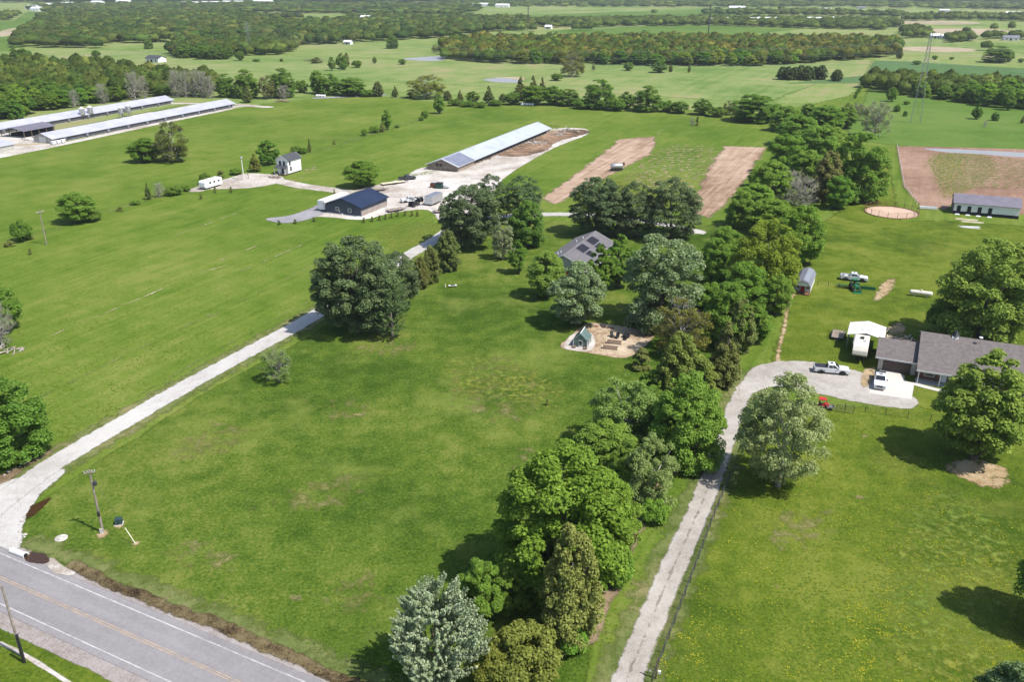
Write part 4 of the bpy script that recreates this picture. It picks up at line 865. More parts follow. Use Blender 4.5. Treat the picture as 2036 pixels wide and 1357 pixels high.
# --- navy workshop
t = thing('workshop', 'navy metal workshop with dark blue roof beside the gravel yard', 'building', G(649, 423), GRID)
w, r = gable(t, 12.0, 14.2, 2.75, 4.75, B_navy, B_navyroof, .5, trim=B_navyroof)
sw = MB().box(12.0+.004, 12.06, .3, 14.0, 0, 1.55).build('side_wainscot', B_tanw, w)
bm_ = MB().box(-.03, 12.03, -.05, -.004, 0, .22).build('base_trim', B_trim, w)
for x in (4.0, 8.3): window(w, x, 0, 1.05, .95, .95)
MB().tube((5.0, -.25, 0), (5.0, -.25, 1.35), .06).build('vent_pipe', B_white, t); MB().cbox(5.9, -.35, 0, .5, .4, .45).build('meter_box', B_white, t, bevel=.03)
MB().box(6.9, 10.6, 14.203, 14.26, 0, 2.6).build('roll_up_door', B_trim, w)
# --- long shed with galvanised roof
t = thing('poultry_shed', 'long weathered shed with galvanised roof beside the gravel yard', 'building', G(850, 337), GRID+math.radians(1.5))
W_, L_, e_, r_ = 12.2, 92.6, 2.0, 4.2
w, r = gable(t, W_, L_, e_, r_, B_wood, B_silver, .6, trim=B_trim)
m = MB(); slope_box(m, W_/2, e_, r_, .6, 1, .15, W_/2+.5, .3, 13.5, .17, .05); m.build('dark_roof_section', B_patch, r)
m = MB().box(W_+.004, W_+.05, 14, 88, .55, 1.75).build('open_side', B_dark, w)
m = MB()
for i in range(24): m2 = MB().box(W_+.06, W_+.2, 14+i*3.2, 14.16+i*3.2, 0, 1.95).build('side_post', B_post, t)
window(w, 3.9, 0, 1.7, .8, .6, frame=B_dark); window(w, 5.4, 0, 1.7, .8, .6, frame=B_dark)
MB().box(6.6, 11.2, -.5, -.1, 0, .35).build('loading_sill', B_post, t)
MB().cbox(-.1, -.3, 0, .5, .4, .9).build('corner_block', B_stone, t)
# --- white two-storey house
t = thing('small_house', 'narrow white two-storey house with charcoal roof and front porch', 'house', G(552.5, 346), GRID+math.radians(1))
w, r = gable(t, 4.6, 7.6, 5.0, 6.5, B_white, B_char, .35, z0=.45, trim=B_trim)
MB().box(.15, 4.45, .3, 7.3, .02, .45).build('skid_base', B_dark, t)
for x in (1.45, 3.15): window(w, x, 0, 3.35, .75, 1.25, frame=B_dark)
window(w, 4.6, 1.3, 3.3, .6, 1.2, 'x+', B_dark); window(w, 4.6, 1.6, 1.3, .6, 1.3, 'x+', B_dark)
p = MB().prism([(-1.9, 2.45), (.02, 3.1), (.02, 3.22), (-1.9, 2.57)], -.1, 4.7, 'x').build('porch_roof', B_char, t)
for x in (.1, 2.3, 4.5): MB().cbox(x, -1.75, .45, .14, .14, 2.02).build('porch_post', B_white, t)
MB().box(-.05, 4.65, -1.85, -.01, .3, .45).build('porch_deck', B_post, t)
d = MB().box(1.9, 2.8, -.05, -.004, .5, 2.4).build('door', B_dark, w); MB().cbox(2.7, -.09, 1.35, .06, .06, .06).build('handle', B_alu, d)
MB().box(.6, 1.6, -2.5, -1.86, .05, .3).build('step', B_conc, t)
# --- lofted garden shed with porch
t = thing('lofted_shed', 'lofted barn shed with dark metal gambrel roof and open porch', 'shed', G(1577, 585), GRID)
Wd, Ld = 3.3, 10.0
gp = [(0, .2), (Wd, .2), (Wd, 2.1), (Wd-.55, 2.85), (Wd/2, 3.25), (.55, 2.85), (0, 2.1)]
w = MB().prism(gp, 1.9, Ld, 'y').build('wall', B_lwhite, t)
fz = MB().prism([(0, 2.12), (Wd, 2.12), (Wd-.55, 2.83), (Wd/2, 3.22), (.55, 2.83)], -.05, .05, 'y').build('gable_front', B_white, t)
q = MB(); pts = [(-.15, 1.98), (.5, 2.9), (Wd/2, 3.32), (Wd-.5, 2.9), (Wd+.15, 1.98)]
for i in range(4):
    a, b = pts[i], pts[i+1]; q.prism([a, b, (b[0], b[1]+.08), (a[0], a[1]+.08)], -.2, Ld+.15, 'y')
ro = q.build('roof', B_grey, t)
q = MB()
a, b = pts[2], pts[3]; q.prism([(a[0]+.1, a[1]+.07), (b[0], b[1]+.1), (b[0], b[1]+.13), (a[0]+.1, a[1]+.1)], .5, Ld-.3, 'y'); q.build('light_roof_sheet', B_alu, ro)
MB().box(0, Wd, -.1, 1.9, .1, .22).build('porch_deck', B_rust, t)
for x in (.08, 1.1, 2.2, Wd-.08): MB().cbox(x, 0, .22, .1, .1, 1.9).build('porch_post', B_post, t)
MB().box(.05, 1.05, -.04, .04, .8, .9).build('porch_rail', B_rust, t); MB().box(2.25, Wd-.05, -.04, .04, .8, .9).build('porch_rail', B_rust, t)
d = MB().box(1.2, 2.1, 1.83, 1.896, .22, 2.05).build('door', B_red, w); MB().cbox(2.0, 1.8, 1.1, .05, .05, .1).build('handle', B_alu, d)
window(w, .6, 1.9, 1.0, .6, .8); window(w, 2.75, 1.9, 1.0, .6, .8)
# --- stable
t = thing('horse_stable', 'pale stable with grey metal roof and four open stalls', 'stable', G(1894, 425), math.radians(-22.5))
w, r = gable(t, 16.9, 8.6, 3.3, 5.0, B_lwhite, B_vio, .35, axis='x')
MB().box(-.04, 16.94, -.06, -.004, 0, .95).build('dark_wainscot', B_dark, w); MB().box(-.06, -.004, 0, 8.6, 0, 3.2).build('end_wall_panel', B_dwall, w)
for x in (1.35, 4.05, 6.75, 9.45):
    d = MB().box(x-.5, x+.5, -.09, -.062, .12, 2.55).build('stall_opening', B_dark, w); MB().box(x+.55, x+1.55, -.12, -.064, .95, 2.6).build('stall_door', B_trim, d)
# --- brown-roofed house with garage
t = thing('ranch_house', 'long ranch house with brown-grey shingle roof and attached garage', 'house', G(1742, 735), GRID)
g1 = MB(); g1.prism([(0, 0), (9.0, 0), (9.0, 2.5), (4.6, 4.15), (0, 2.5)], .15, 6.2, 'x'); wg = g1.build('garage_wall', B_beige, t)
q = MB()
for pr in ([(-.45, 2.40), (4.6, 4.28), (4.6, 4.42), (-.45, 2.54)], [(4.6, 4.28), (9.4, 2.45), (9.4, 2.59), (4.6, 4.42)]): q.prism(pr, -.45, 6.35, 'x')
q.build('garage_roof', B_brown, t)
d = MB().box(.9, 5.4, -.05, -.004, .02, 2.25).build('garage_door', simple('garage_door_brown', (.075,.05,.042), .6, .15, 2), wg)
for z in (.6, 1.15, 1.7): MB().box(.95, 5.35, -.065, -.052, z, z+.03).build('panel_joint', B_dark, d)
m = MB(); m.prism([(-1.2, 0), (14.5, 0), (14.5, 2.8), (6.3, 5.55), (-1.2, 2.9)], 6.4, 30.0, 'x'); wm = m.build('main_wall', B_brick, t)
q = MB()
for pr in ([(-3.4, 2.42), (6.3, 5.75), (6.3, 5.9), (-3.4, 2.57)], [(6.3, 5.75), (15.2, 2.62), (15.2, 2.77), (6.3, 5.9)]): q.prism(pr, 6.15, 30.6, 'x')
rm = q.build('main_roof', B_brown, t)
MB().box(6.15, 30.6, -3.45, -3.38, 2.30, 2.56).build('gutter', B_trim, rm); MB().box(-.45, 6.35, -.5, -.43, 2.28, 2.53).build('gutter', B_trim, t)
for x in (6.6, 9.9, 13.2, 16.5, 20): MB().cbox(x, -3.2, .12, .14, .14, 2.35).build('porch_post', B_trim, t)
MB().box(6.3, 30, -3.3, -1.2, .0, .12).build('porch_floor', B_conc, t)
for x in (8.3, 12.0, 19.0): window(wm, x, -1.2, .9, 1.4, 1.2)
d = MB().box(10.1, 11.0, -1.25, -1.204, .14, 2.2).build('door', B_white, wm); MB().cbox(10.9, -1.29, 1.1, .06, .06, .06).build('handle', B_alu, d)
for x in (11.6, 24.0):
    v = MB().hexa([(x-.55, 5.6, 5.62), (x+.55, 5.6, 5.62), (x+.55, 6.7, 5.7), (x-.55, 6.7, 5.7), (x-.5, 5.7, 6.0), (x+.5, 5.7, 6.0), (x+.5, 6.6, 6.0), (x-.5, 6.6, 6.0)]).build('roof_vent', B_white, rm)
    MB().lathe([(.75, 0), (.5, .3), (.05, 1.15)], 4, (x, 6.15, 6.003)).build('vent_cap', B_char, v)
MB().tube((15.4, 5.3, 5.2), (15.4, 5.3, 6.6), .05).build('vent_pipe', B_alu, rm); MB().lathe([(.02, 0), (.28, .12), (.3, .3)], 12, (15.4, 5.2, 6.5)).build('satellite_dish', B_white, rm)
MB().cbox(6.9, -.6, 0, .9, .9, .8).build('entry_step', B_conc, t)
# --- grey-roofed house among the trees
t = thing('farmhouse', 'grey shingle-roofed house with solar panels among the trees', 'house', (*G(1107, 525), 0), GRID)
hb = thing('x', None, None) if False else None
px0, py0 = -.2, -8.0
o2 = t; W_, L_, e_, r_ = 10.0, 21.2, 2.8, 5.1
ofs = Matrix.Rotation(GRID, 4, 'Z') @ Vector((px0, py0, 0)); t.location = (t.location.x+ofs.x, t.location.y+ofs.y, 0)
w, r = gable(t, W_, L_, e_, r_, B_beige, B_gshing, .5, trim=B_trim)
for (a0, a1, u0, u1) in ((13.2, 17.6, .6, 2.6), (6.2, 10.6, .6, 2.6), (12.8, 16.4, 2.9, 4.8), (6.6, 9.4, 2.9, 4.8)):
    m = MB(); slope_box(m, W_/2, e_, r_, .5, 1, u0-.05, u1+.05, a0-.05, a1+.05, .18, .06); f = m.build('solar_array', B_alu, r)
    n = 4
    for i in range(n):
        m = MB(); slope_box(m, W_/2, e_, r_, .5, 1, u0, u1, a0+(a1-a0)*i/n+.03, a0+(a1-a0)*(i+1)/n-.03, .245, .03); m.build('solar_panel', B_solar, f)
for (x, y) in ((3.2, 13.2), (4.0, 15.5), (2.2, 3.5), (2.6, 4.4)):
    z = e_+(r_-e_)*x/5+.15; MB().tube((x, y, z-.1), (x, y, z+.45), .14, .12).build('roof_vent', B_white, r)
for y in (3, 8, 13): window(w, 0, y, 1.0, 1.2, 1.2, 'x-')
window(w, 3, 0, 1.0, 1.4, 1.2); d = MB().box(5.4, 6.4, -.05, -.004, .1, 2.2).build('door', B_red, w); MB().cbox(6.3, -.09, 1.1, .06, .06, .06).build('handle', B_alu, d)
# --- poultry houses on the left
def farm_barn(label, A, L, W=10.5, e=2.1, r=4.0, ang=GRID+math.radians(3.5)):
    t = thing('poultry_house', label, 'building', A, ang, 'long poultry houses of the neighbouring farm')
    w, rr = gable(t, W, L, e, r, B_beige, B_farmroof, .6)
    MB().box(W+.004, W+.06, 2, L-2, .25, 1.7).build('side_curtain', B_dwall, w)
    MB().box(3.2, 6.8, -.06, -.004, 0, 2.6).build('end_door', B_trim, w)
    for k in range(0, int(L)-8, 12): MB().cbox(W+.35, 6+k, .5, .55, 1.3, 1.25).build('fan_box', B_grey, t)
    return t
farm_barn('long poultry house with pale metal roof facing the hay field', G(68, 283), 119)
bx, by = G(345, 206); v = Matrix.Rotation(GRID+math.radians(3.5), 4, 'Z') @ Vector((-10.5, -150, 0))
farm_barn('long poultry house with pale metal roof against the wood', (bx+v.x, by+v.y), 150)
t = thing('pole_barn', 'open pole barn with violet-grey roof between the poultry houses', 'building', G(4, 272), GRID+math.radians(5))
q = MB()
for pr in ([(-.4, 2.9), (6.5, 4.3), (6.5, 4.42), (-.4, 3.02)], [(6.5, 4.3), (13.4, 2.9), (13.4, 3.02), (6.5, 4.42)]): q.prism(pr, -.4, 17.0, 'y')
q.build('roof', B_vio, t)
for x in (0, 13):
    for y in (0, 4, 8, 12, 16.4): MB().cbox(x, y, 0, .2, .2, 2.95).build('post', B_post, t)
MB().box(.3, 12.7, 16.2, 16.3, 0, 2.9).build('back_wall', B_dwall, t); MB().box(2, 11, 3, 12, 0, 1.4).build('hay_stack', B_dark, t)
t = thing('equipment_shed', 'small pale-roofed equipment shed at the poultry farm entrance', 'building', G(-52, 303), GRID+math.radians(4))
gable(t, 11, 9.5, 2.4, 3.8, B_beige, B_farmroof, .4)
def silo(label, px, py):
    t = thing('feed_bin', label, 'silo', G(px, py), 0, 'feed bins beside the poultry houses')
    MB().lathe([(.25, 1.2), (1.25, 2.5), (1.25, 5.3)], 18).build('bin', B_alu, t, smooth=False); MB().lathe([(1.33, 5.303), (.25, 6.05), (.22, 6.2)], 18).build('lid', B_trim, t)
    for k in range(4):
        a = k*math.pi/2+.6; MB().tube((1.2*math.cos(a), 1.2*math.sin(a), 0), (1.2*math.cos(a), 1.2*math.sin(a), 2.7), .07).build('leg', B_steel, t)
    MB().tube((1.3, .1, .4), (1.3, .1, 5.3), .04).build('ladder', B_steel, t)
for px, py in ((166, 238), (182, 235)): silo('steel feed bin in front of the poultry house against the wood', px, py)
for px, py in ((243, 236), (257, 232)): silo('steel feed bin behind the poultry house facing the hay field', px, py)
# ------------------------------------------------------------------ vehicles and farm equipment
V_white = simple('white_car_paint', (.66,.67,.68), .3, .05, 1, coat=.5); V_black = simple('black_trim', (.02,.02,.022), .5, .15, 3); V_lamp = simple('lamp_lens', (.55,.55,.52), .12, .1, 6, spec=.7); V_tail = simple('tail_lens', (.25,.01,.01), .2, .1, 6)
V_vent = simple('grey_plastic', (.30,.30,.31), .6, .1, 3)
def wheel(par, x, y, r=.4, w=.28, name='wheel'):
    s = 1 if y > 0 else -1
    o = MB().lathe([(r*.55, -w/2), (r*.95, -w/2), (r, -w*.3), (r, w*.3), (r*.95, w/2), (r*.55, w/2)], 18, (x, y, r), 'y').build(name, B_tyre, par)
    MB().lathe([(r*.58, -w*.42), (r*.58, w*.42), (r*.3, w*.46)], 14, (x, y, r), 'y').build('rim', B_rim, o); return o
def pickup(label, loc, rz, bed='open', paint=None, group=None):
    """crew-cab pickup, nose along +X, 5.8 m long"""
    P = paint or V_white; t = thing('pickup_truck', label, 'pickup truck', (*loc, 0), rz, group)
    prof = [(-2.85, .48), (-2.35, .42), (-2.25, .72), (-1.95, .93), (-1.55, .93), (-1.25, .72), (-1.15, .42), (1.15, .42), (1.25, .72), (1.55, .93), (1.95, .93), (2.25, .72), (2.35, .42), (2.85, .50), (2.92, .95), (2.75, 1.12), (1.25, 1.22), (-.75, 1.22), (-.8, 1.22), (-.8, .78), (-2.78, .78), (-2.78, 1.22), (-2.9, 1.22)]
    body = MB().prism(prof, -.93, .93, 'y').build('body', P, t, bevel=.05)
    for s in (-1, 1): MB().box(-2.78, -.8, min(s*.93, s*.85), max(s*.93, s*.85), .76, 1.225).build('bed_side', P, body, bevel=.02)
    MB().box(-2.76, -.82, -.84, .84, .785, .80).build('bed_floor', V_black, body)
    if bed == 'cover': MB().box(-2.80, -.79, -.88, .88, 1.226, 1.27).build('bed_cover', V_black, body, bevel=.02)
    cab = MB().hexa([(-.82, -.9, 1.20), (1.3, -.9, 1.20), (1.3, .9, 1.20), (-.82, .9, 1.20), (-.68, -.74, 1.86), (.42, -.74, 1.86), (.42, .74, 1.86), (-.68, .74, 1.86)]).build('cab', P, t, bevel=.06)
    def glass(nm, pts): MB().add(pts, [(0, 1, 2, 3)]).build(nm, B_glass, cab)
    def cp(x, z, s, o=.022):     # point on the tapered cab side
        k = (z-1.2)/.66; return (x, s*(.9-.16*k+o), z)
    for s in (-1, 1):
        f0 = lambda z: 1.3-.88*(z-1.2)/.66; b0 = lambda z: -.82+.14*(z-1.2)/.66
        for (a, b_) in ((.03, .46), (.52, .93)):
            z0, z1 = 1.27, 1.76; q = []
            for z in (z0, z1):
                lo, hi = b0(z)+.12, f0(z)-.12; q.append((cp(lo+(hi-lo)*a, z, s), cp(lo+(hi-lo)*b_, z, s)))
            MB().add([q[0][0], q[0][1], q[1][1], q[1][0]], [(0, 1, 2, 3) if s < 0 else (3, 2, 1, 0)]).build('side_window', B_glass, cab)
    fx = lambda z, o=.025: 1.3-.88*(z-1.2)/.66+o
    MB().add([(fx(1.26), -.8, 1.26), (fx(1.26), .8, 1.26), (fx(1.8), .68, 1.8), (fx(1.8), -.68, 1.8)], [(0, 1, 2, 3)]).build('windshield', B_glass, cab)
    bx_ = lambda z: -.82+.14*(z-1.2)/.66-.025
    MB().add([(bx_(1.3), .75, 1.3), (bx_(1.3), -.75, 1.3), (bx_(1.76), -.64, 1.76), (bx_(1.76), .64, 1.76)], [(0, 1, 2, 3)]).build('rear_window', B_glass, cab)
    MB().box(-.28, .12, -.3, .3, 1.885, 1.90).build('sunroof', V_black, cab)
    for x in (-1.75, 1.75):
        for y in (-.82, .82): wheel(t, x, y, .42, .27)
    for s in (-1, 1):
        MB().cbox(2.84, s*.68, .82, .16, .34, .2).build('headlight', V_lamp, body); MB().cbox(-2.88, s*.84, .82, .1, .14, .3).build('taillight', V_tail, body)
        MB().cbox(.92, s*1.06, 1.2, .14, .2, .2).build('mirror', V_black, cab)
    MB().cbox(2.9, 0, .72, .08, .95, .26).build('grille', V_black, body); MB().cbox(2.93, 0, .42, .2, 1.8, .2).build('front_bumper', B_alu, body, bevel=.03); MB().cbox(-2.93, 0, .45, .2, 1.75, .18).build('rear_bumper', B_alu, body, bevel=.03)
    return t
def ang(a, b):
    A = G(*a); B = G(*b); return math.atan2(B[1]-A[1], B[0]-A[0])
pickup('white pickup with black bed cover parked on the grey gravel', G(1652, 742), math.radians(-13), 'cover')
pickup('white pickup facing out on the concrete slab by the garage', G(1748, 764), math.radians(-112), 'cover')
pickup('old white pickup parked beside the green tractor', G(1697, 558), math.radians(-20))
pickup('white work truck among the trailers in the gravel yard', G(816, 402), math.radians(20))
# --- campers
def camper(name, label, loc, rz, L=8.2, W=2.45, H=2.95, z=.55, fifth=False, group=None, paint=None, stripe=None):
    P = paint or B_white; t = thing(name, label, 'camper', (*loc, 0), rz, group); h = L/2
    if fifth: prof = [(-h, z), (h-2.6, z), (h-2.5, 1.5), (h-.4, 1.55), (h, 1.9), (h-.1, 2.6), (h-.7, H-.05), (h-1.2, H), (-h+.1, H), (-h, H-.2)]
    else: prof = [(-h, z), (h-.45, z), (h, z+.55), (h-.05, H-.55), (h-.4, H-.05), (h-.7, H), (-h+.25, H), (-h, H-.25)]
    b = MB().prism(prof, -W/2, W/2, 'y').build('body', P, t, bevel=.09)
    MB().box(-h+.3, h-(1.5 if fifth else .8), -W/2+.15, W/2-.15, H+.004, H+.03).build('roof_membrane', B_cream, b)
    for x in (-h*.5, h*.2): MB().cbox(x, 0, H+.032, .75, .65, .28).build('air_conditioner', V_black if fifth else B_white, b, bevel=.05)
    MB().cbox(h*.2+1.2, .5, H+.032, .4, .4, .12).build('roof_hatch', V_vent, b)
    for s in (-1, 1):
        for x in (-h*.6, -h*.1, h*.35):
            MB().box(x-.4, x+.4, min(s*(W/2+.004), s*(W/2+.03)), max(s*(W/2+.004), s*(W/2+.03)), z+1.15, z+1.75).build('window', B_glass, b)
        if stripe: MB().box(-h+.1, h-2.7, min(s*(W/2+.004), s*(W/2+.015)), max(s*(W/2+.004), s*(W/2+.015)), z+.55, z+.75).build('side_stripe', stripe, b)
    d = MB().box(h*.05+.3, h*.05+.95, -W/2-.03, -W/2-.004, z+.1, z+1.95).build('door', B_trim, b); MB().cbox(h*.05+.85, -W/2-.05, z+.9, .05, .04, .12).build('handle', V_black, d)
    MB().tube((-h*.3, -W/2-.08, H-.12), (h*.75, -W/2-.08, H-.12), .07).build('awning_roll', V_vent, b)
    for x in (-h*.2-.45, -h*.2+.45):
        for s in (-1, 1): wheel(t, x, s*(W/2-.2), .36, .22)
    if fifth:
        MB().box(h-1.9, h-1.6, -.3, .3, .25, 1.5).build('hitch', V_black, t)
        for s in (-1, 1): MB().tube((h-2.3, s*.8, 0), (h-2.3, s*.8, 1.5), .05).build('landing_leg', B_alu, t)
        MB().add([(h-.045, -.75, 2.05), (h-.045, .75, 2.05), (h-.11, .7, 2.5), (h-.11, -.7, 2.5)], [(0, 1, 2, 3)]).build('front_window', V_lamp, b)
    else:
        MB().path([(h-.2, -.5, z), (h+1.1, 0, .55)], .05).build('tongue', B_steel, t); MB().path([(h-.2, .5, z), (h+1.1, 0, .55)], .05).build('tongue', B_steel, t); MB().tube((h+.95, 0, 0), (h+.95, 0, .6), .05).build('jack', B_steel, t)
    return t
NR = math.radians(65.5)
def gofs(p, x, y):
    v = Matrix.Rotation(GRID, 4, 'Z') @ Vector((x, y, 0)); g = G(*p); return (g[0]+v.x, g[1]+v.y)
camper('travel_trailer', 'white travel trailer parked at the end of the pale track', G(420, 373), NR+math.pi, H=2.9)
camper('fifth_wheel_camper', 'large cream camper backed under the white carport', gofs((1690, 722), 1.3, 5.2), NR+math.pi, 11.0, 2.5, 3.35, fifth=True, paint=B_cream)
# --- carport over the camper
t = thing('carport', 'white metal carport with gabled roof beside the garage', 'carport', (*gofs((1690, 722), -1.2, 5.9), 0), GRID)
q = MB()
for pr in ([(-.2, 3.0), (3.0, 3.75), (3.0, 3.83), (-.2, 3.08)], [(3.0, 3.75), (6.2, 3.0), (6.2, 3.08), (3.0, 3.83)]): q.prism(pr, 0, 6.6, 'y')
rf = q.build('roof', B_lwhite, t)
for x in (0, 6):
    for y in (.15, 2.2, 4.3, 6.4): MB().cbox(x, y, 0, .09, .09, 3.02).build('post', B_alu, t)
    MB().box(x-.03, x+.03, .15, 6.4, 2.4, 3.0).build('side_panel', B_lwhite, t)
# --- enclosed trailers
def box_trailer(name, label, loc, rz, L, W, H, paint, roof, axles=2, z=.6):
    t = thing(name, label, 'trailer', (*loc, 0), rz); h = L/2
    b = MB().box(-h, h, -W/2, W/2, z, H).build('body', paint, t, bevel=.05); MB().box(-h+.08, h-.08, -W/2+.08, W/2-.08, H+.004, H+.03).build('roof', roof, b)
    MB().box(-h-.03, -h-.004, -W/2+.12, W/2-.12, z+.05, H-.12).build('rear_door', B_trim, b); MB().box(-h, h, -W/2-.02, -W/2-.004, z+.05, z+.2).build('side_rail', B_alu, b); MB().box(-h, h, W/2+.004, W/2+.02, z+.05, z+.2).build('side_rail', B_alu, b)
    for i in range(axles):
        for s in (-1, 1): wheel(t, -h*.25+(i-(axles-1)/2)*.95, s*(W/2-.18), .42, .25)
    MB().path([(h, -.6, z), (h+1.3, 0, .55)], .06).build('tongue', B_steel, t); MB().path([(h, .6, z), (h+1.3, 0, .55)], .06).build('tongue', B_steel, t); MB().tube((h+1.15, 0, 0), (h+1.15, 0, .7), .06).build('jack', B_steel, t)
    return t
box_trailer('cargo_trailer', 'silver-grey cargo trailer in the gravel yard', (*[a+b for a, b in zip(G(846, 411), (2.2, 3.6))],), NR, 6.8, 2.5, 3.0, B_alu, B_patch)
box_trailer('semi_trailer', 'long white trailer behind the navy workshop', (*[a+b for a, b in zip(G(640, 421), (2.4, 5.6))],), NR, 12.0, 2.5, 3.3, B_white, B_cream)
# --- flat and utility trailers
def flat_trailer(label, loc, rz, L=5.2, W=2.0, deck=B_wood, rail=.35, mesh_gate=True, group=None, frame=B_steel):
    t = thing('utility_trailer', label, 'trailer', (*loc, 0), rz, group); h = L/2
    n = 7
    for i in range(n): MB().box(-h, h, -W/2+W*i/n+.015, -W/2+W*(i+1)/n-.015, .55, .6).build('deck_plank', deck, t)
    f = MB(); f.box(-h, h, -W/2-.05, -W/2, .45, .6); f.box(-h, h, W/2, W/2+.05, .45, .6); f.box(-h-.05, -h, -W/2, W/2, .45, .6); f.box(h, h+.05, -W/2, W/2, .45, .6); f.build('frame', frame, t)
    for s in (-1, 1):
        if rail: MB().tube((-h, s*W/2, .6+rail), (h, s*W/2, .6+rail), .03).build('side_rail', frame, t)
        for x in (-h, 0, h):
            if rail: MB().tube((x, s*W/2, .6), (x, s*W/2, .6+rail), .025).build('rail_post', frame, t)
        for x in (-.45, .45): wheel(t, x-.2, s*(W/2+.18), .34, .2)
    if mesh_gate:
        for k in range(5): MB().tube((-h-.1, -W/2+W*k/4, .6), (-h-.2, -W/2+W*k/4, 1.6), .02).build('gate_bar', frame, t)
        MB().tube((-h-.2, -W/2, 1.6), (-h-.2, W/2, 1.6), .025).build('gate_top', frame, t)
    MB().path([(h, -.6, .5), (h+1.3, 0, .5)], .05).build('tongue', frame, t); MB().path([(h, .6, .5), (h+1.3, 0, .5)], .05).build('tongue', frame, t); MB().tube((h+1.15, 0, 0), (h+1.15, 0, .65), .05).build('jack', frame, t)
    return t
flat_trailer('wooden-decked utility trailer with ramp gate beside the carport', G(1666, 670), NR+math.pi, 4.2, 2.2)
flat_trailer('flatbed trailer parked beside the row of young conifers', G(786, 420), math.radians(40), 5.5, 2.2, rail=0, mesh_gate=True)
flat_trailer('empty flatbed trailer half hidden by the pines in the yard', G(880, 422), math.radians(30), 5.5, 2.2, rail=0, mesh_gate=True)
flat_trailer('long dark trailer under the vase-shaped tree by the workshop', G(742, 381), math.radians(28), 8.0, 2.3, rail=.3, mesh_gate=False)
flat_trailer('pale low trailer hitched near the dark pickup', G(782, 366), math.radians(32), 8.5, 2.2, deck=B_lum, rail=0, mesh_gate=False)
pickup('dark pickup at the top of the gravel yard', G(810, 358), math.radians(25), paint=B_steel)
# --- tractors
def tractor(label, loc, rz, paint=B_green, hubs=B_yelp, roof=True, loader=True):
    t = thing('tractor', label, 'tractor', (*loc, 0), rz)
    MB().prism([(-.9, .7), (1.5, .7), (1.55, 1.35), (.35, 1.5), (-.1, 1.25), (-.9, 1.25)], -.35, .35, 'y').build('hood', paint, t, bevel=.05)
    for s in (-1, 1):
        for x, r, w in ((-.65, .72, .42), (1.15, .45, .28)):
            o = MB().lathe([(r*.5, -w/2), (r*.95, -w/2), (r, -w*.25), (r, w*.25), (r*.95, w/2), (r*.5, w/2)], 18, (x, s*.75, r), 'y').build('wheel', B_tyre, t); MB().lathe([(r*.55, -w*.4), (r*.55, w*.4), (r*.2, w*.44)], 14, (x, s*.75, r), 'y').build('rim', hubs, o)
        MB().box(-1.2, -.1, min(s*.5, s*1.0), max(s*.5, s*1.0), 1.45, 1.52).build('fender', paint, t)
        MB().tube((-.95, s*.5, 1.4), (-.95, s*.5, 2.25), .04).build('roll_bar', B_steel, t)
    MB().cbox(-.55, 0, 1.25, .5, .5, .12).build('seat', V_black, t, bevel=.03); MB().cbox(-.78, 0, 1.3, .1, .48, .5).build('backrest', V_black, t, bevel=.03); MB().lathe([(.18, 0), (.2, .03)], 12, (0, 0, 1.75)).build('steering_wheel', V_black, t)
    if roof: MB().cbox(-.6, 0, 2.25, 1.2, 1.2, .08).build('canopy', paint, t, bevel=.03)
    MB().tube((1.0, .2, 1.45), (1.0, .2, 2.0), .04).build('exhaust', B_steel, t)
    if loader:
        for s in (-1, 1): MB().path([(.2, s*.5, 1.25), (1.6, s*.5, 1.2), (2.2, s*.5, .4)], .06).build('loader_arm', paint, t)
        MB().prism([(2.1, .1), (2.7, .05), (2.72, .12), (2.2, .2), (2.25, .65), (2.15, .65)], -.9, .9, 'y').build('bucket', paint, t)
    return t
tractor('green tractor with front loader beside the old white pickup', G(1699, 577), math.radians(-95))
t = thing('disc_harrow', 'green disc harrow lying in the grass behind the tractor', 'farm implement', G(1675, 571), math.radians(-15))
MB().box(-1.3, 1.3, -.06, .06, .5, .6).build('frame', B_green, t); MB().box(-1.3, 1.3, -.9, -.78, .5, .6).build('frame', B_green, t); MB().box(-.06, .06, -.9, .06, .5, .6).build('frame', B_green, t)
for y in (-.84, 0):
    for i in range(9): MB().lathe([(.28, -.01), (.28, .01)], 12, (-1.2+i*.3, y, .28), 'x').build('disc', B_steel, t)
t = thing('hay_rake', 'dark green hay implement lying beside the tractor', 'farm implement', G(1725, 577), math.radians(-20))
MB().path([(-1.4, 0, .5), (1.4, .2, .5)], .06).build('beam', B_green, t)
for i in range(5): MB().lathe([(.42, -.02), (.42, .02)], 12, (-1.2+i*.6, 0, .42), 'y').build('tine_wheel', B_green, t)
tractor('black skid steer machine in front of the cargo trailer', G(822, 411), math.radians(60), V_black, B_rim, True, True)
tractor('dark compact tractor beside the white work truck', G(832, 402), math.radians(150), B_steel, B_rim, False, False)
# --- lawn mower
t = thing('riding_mower', 'red riding mower parked against the wire fence', 'mower', G(1636, 811), math.radians(-10))
MB().prism([(-.8, .35), (.8, .35), (.85, .75), (.2, .85), (-.1, .55), (-.8, .6)], -.35, .35, 'y').build('body', B_red, t, bevel=.04); MB().cbox(-.35, 0, .6, .45, .48, .1).build('seat', V_black, t); MB().cbox(-.55, 0, .62, .1, .46, .45).build('backrest', V_black, t)
for x, r in ((-.5, .3), (.6, .22)):
    for s in (-1, 1): wheel(t, x, s*.42, r, .2)
MB().cbox(.05, 0, .15, .8, 1.1, .18).build('mower_deck', V_black, t, bevel=.04); MB().cbox(-.2, 0, 1.55, 1.1, 1.1, .06).build('canopy', B_red, t)
for s in (-1, 1): MB().tube((-.6, s*.45, .6), (-.6, s*.45, 1.56), .03).build('canopy_post', V_black, t)
t = thing('lawn_cart', 'grey lawn cart beside the red mower', 'cart', G(1650, 815), math.radians(-10))
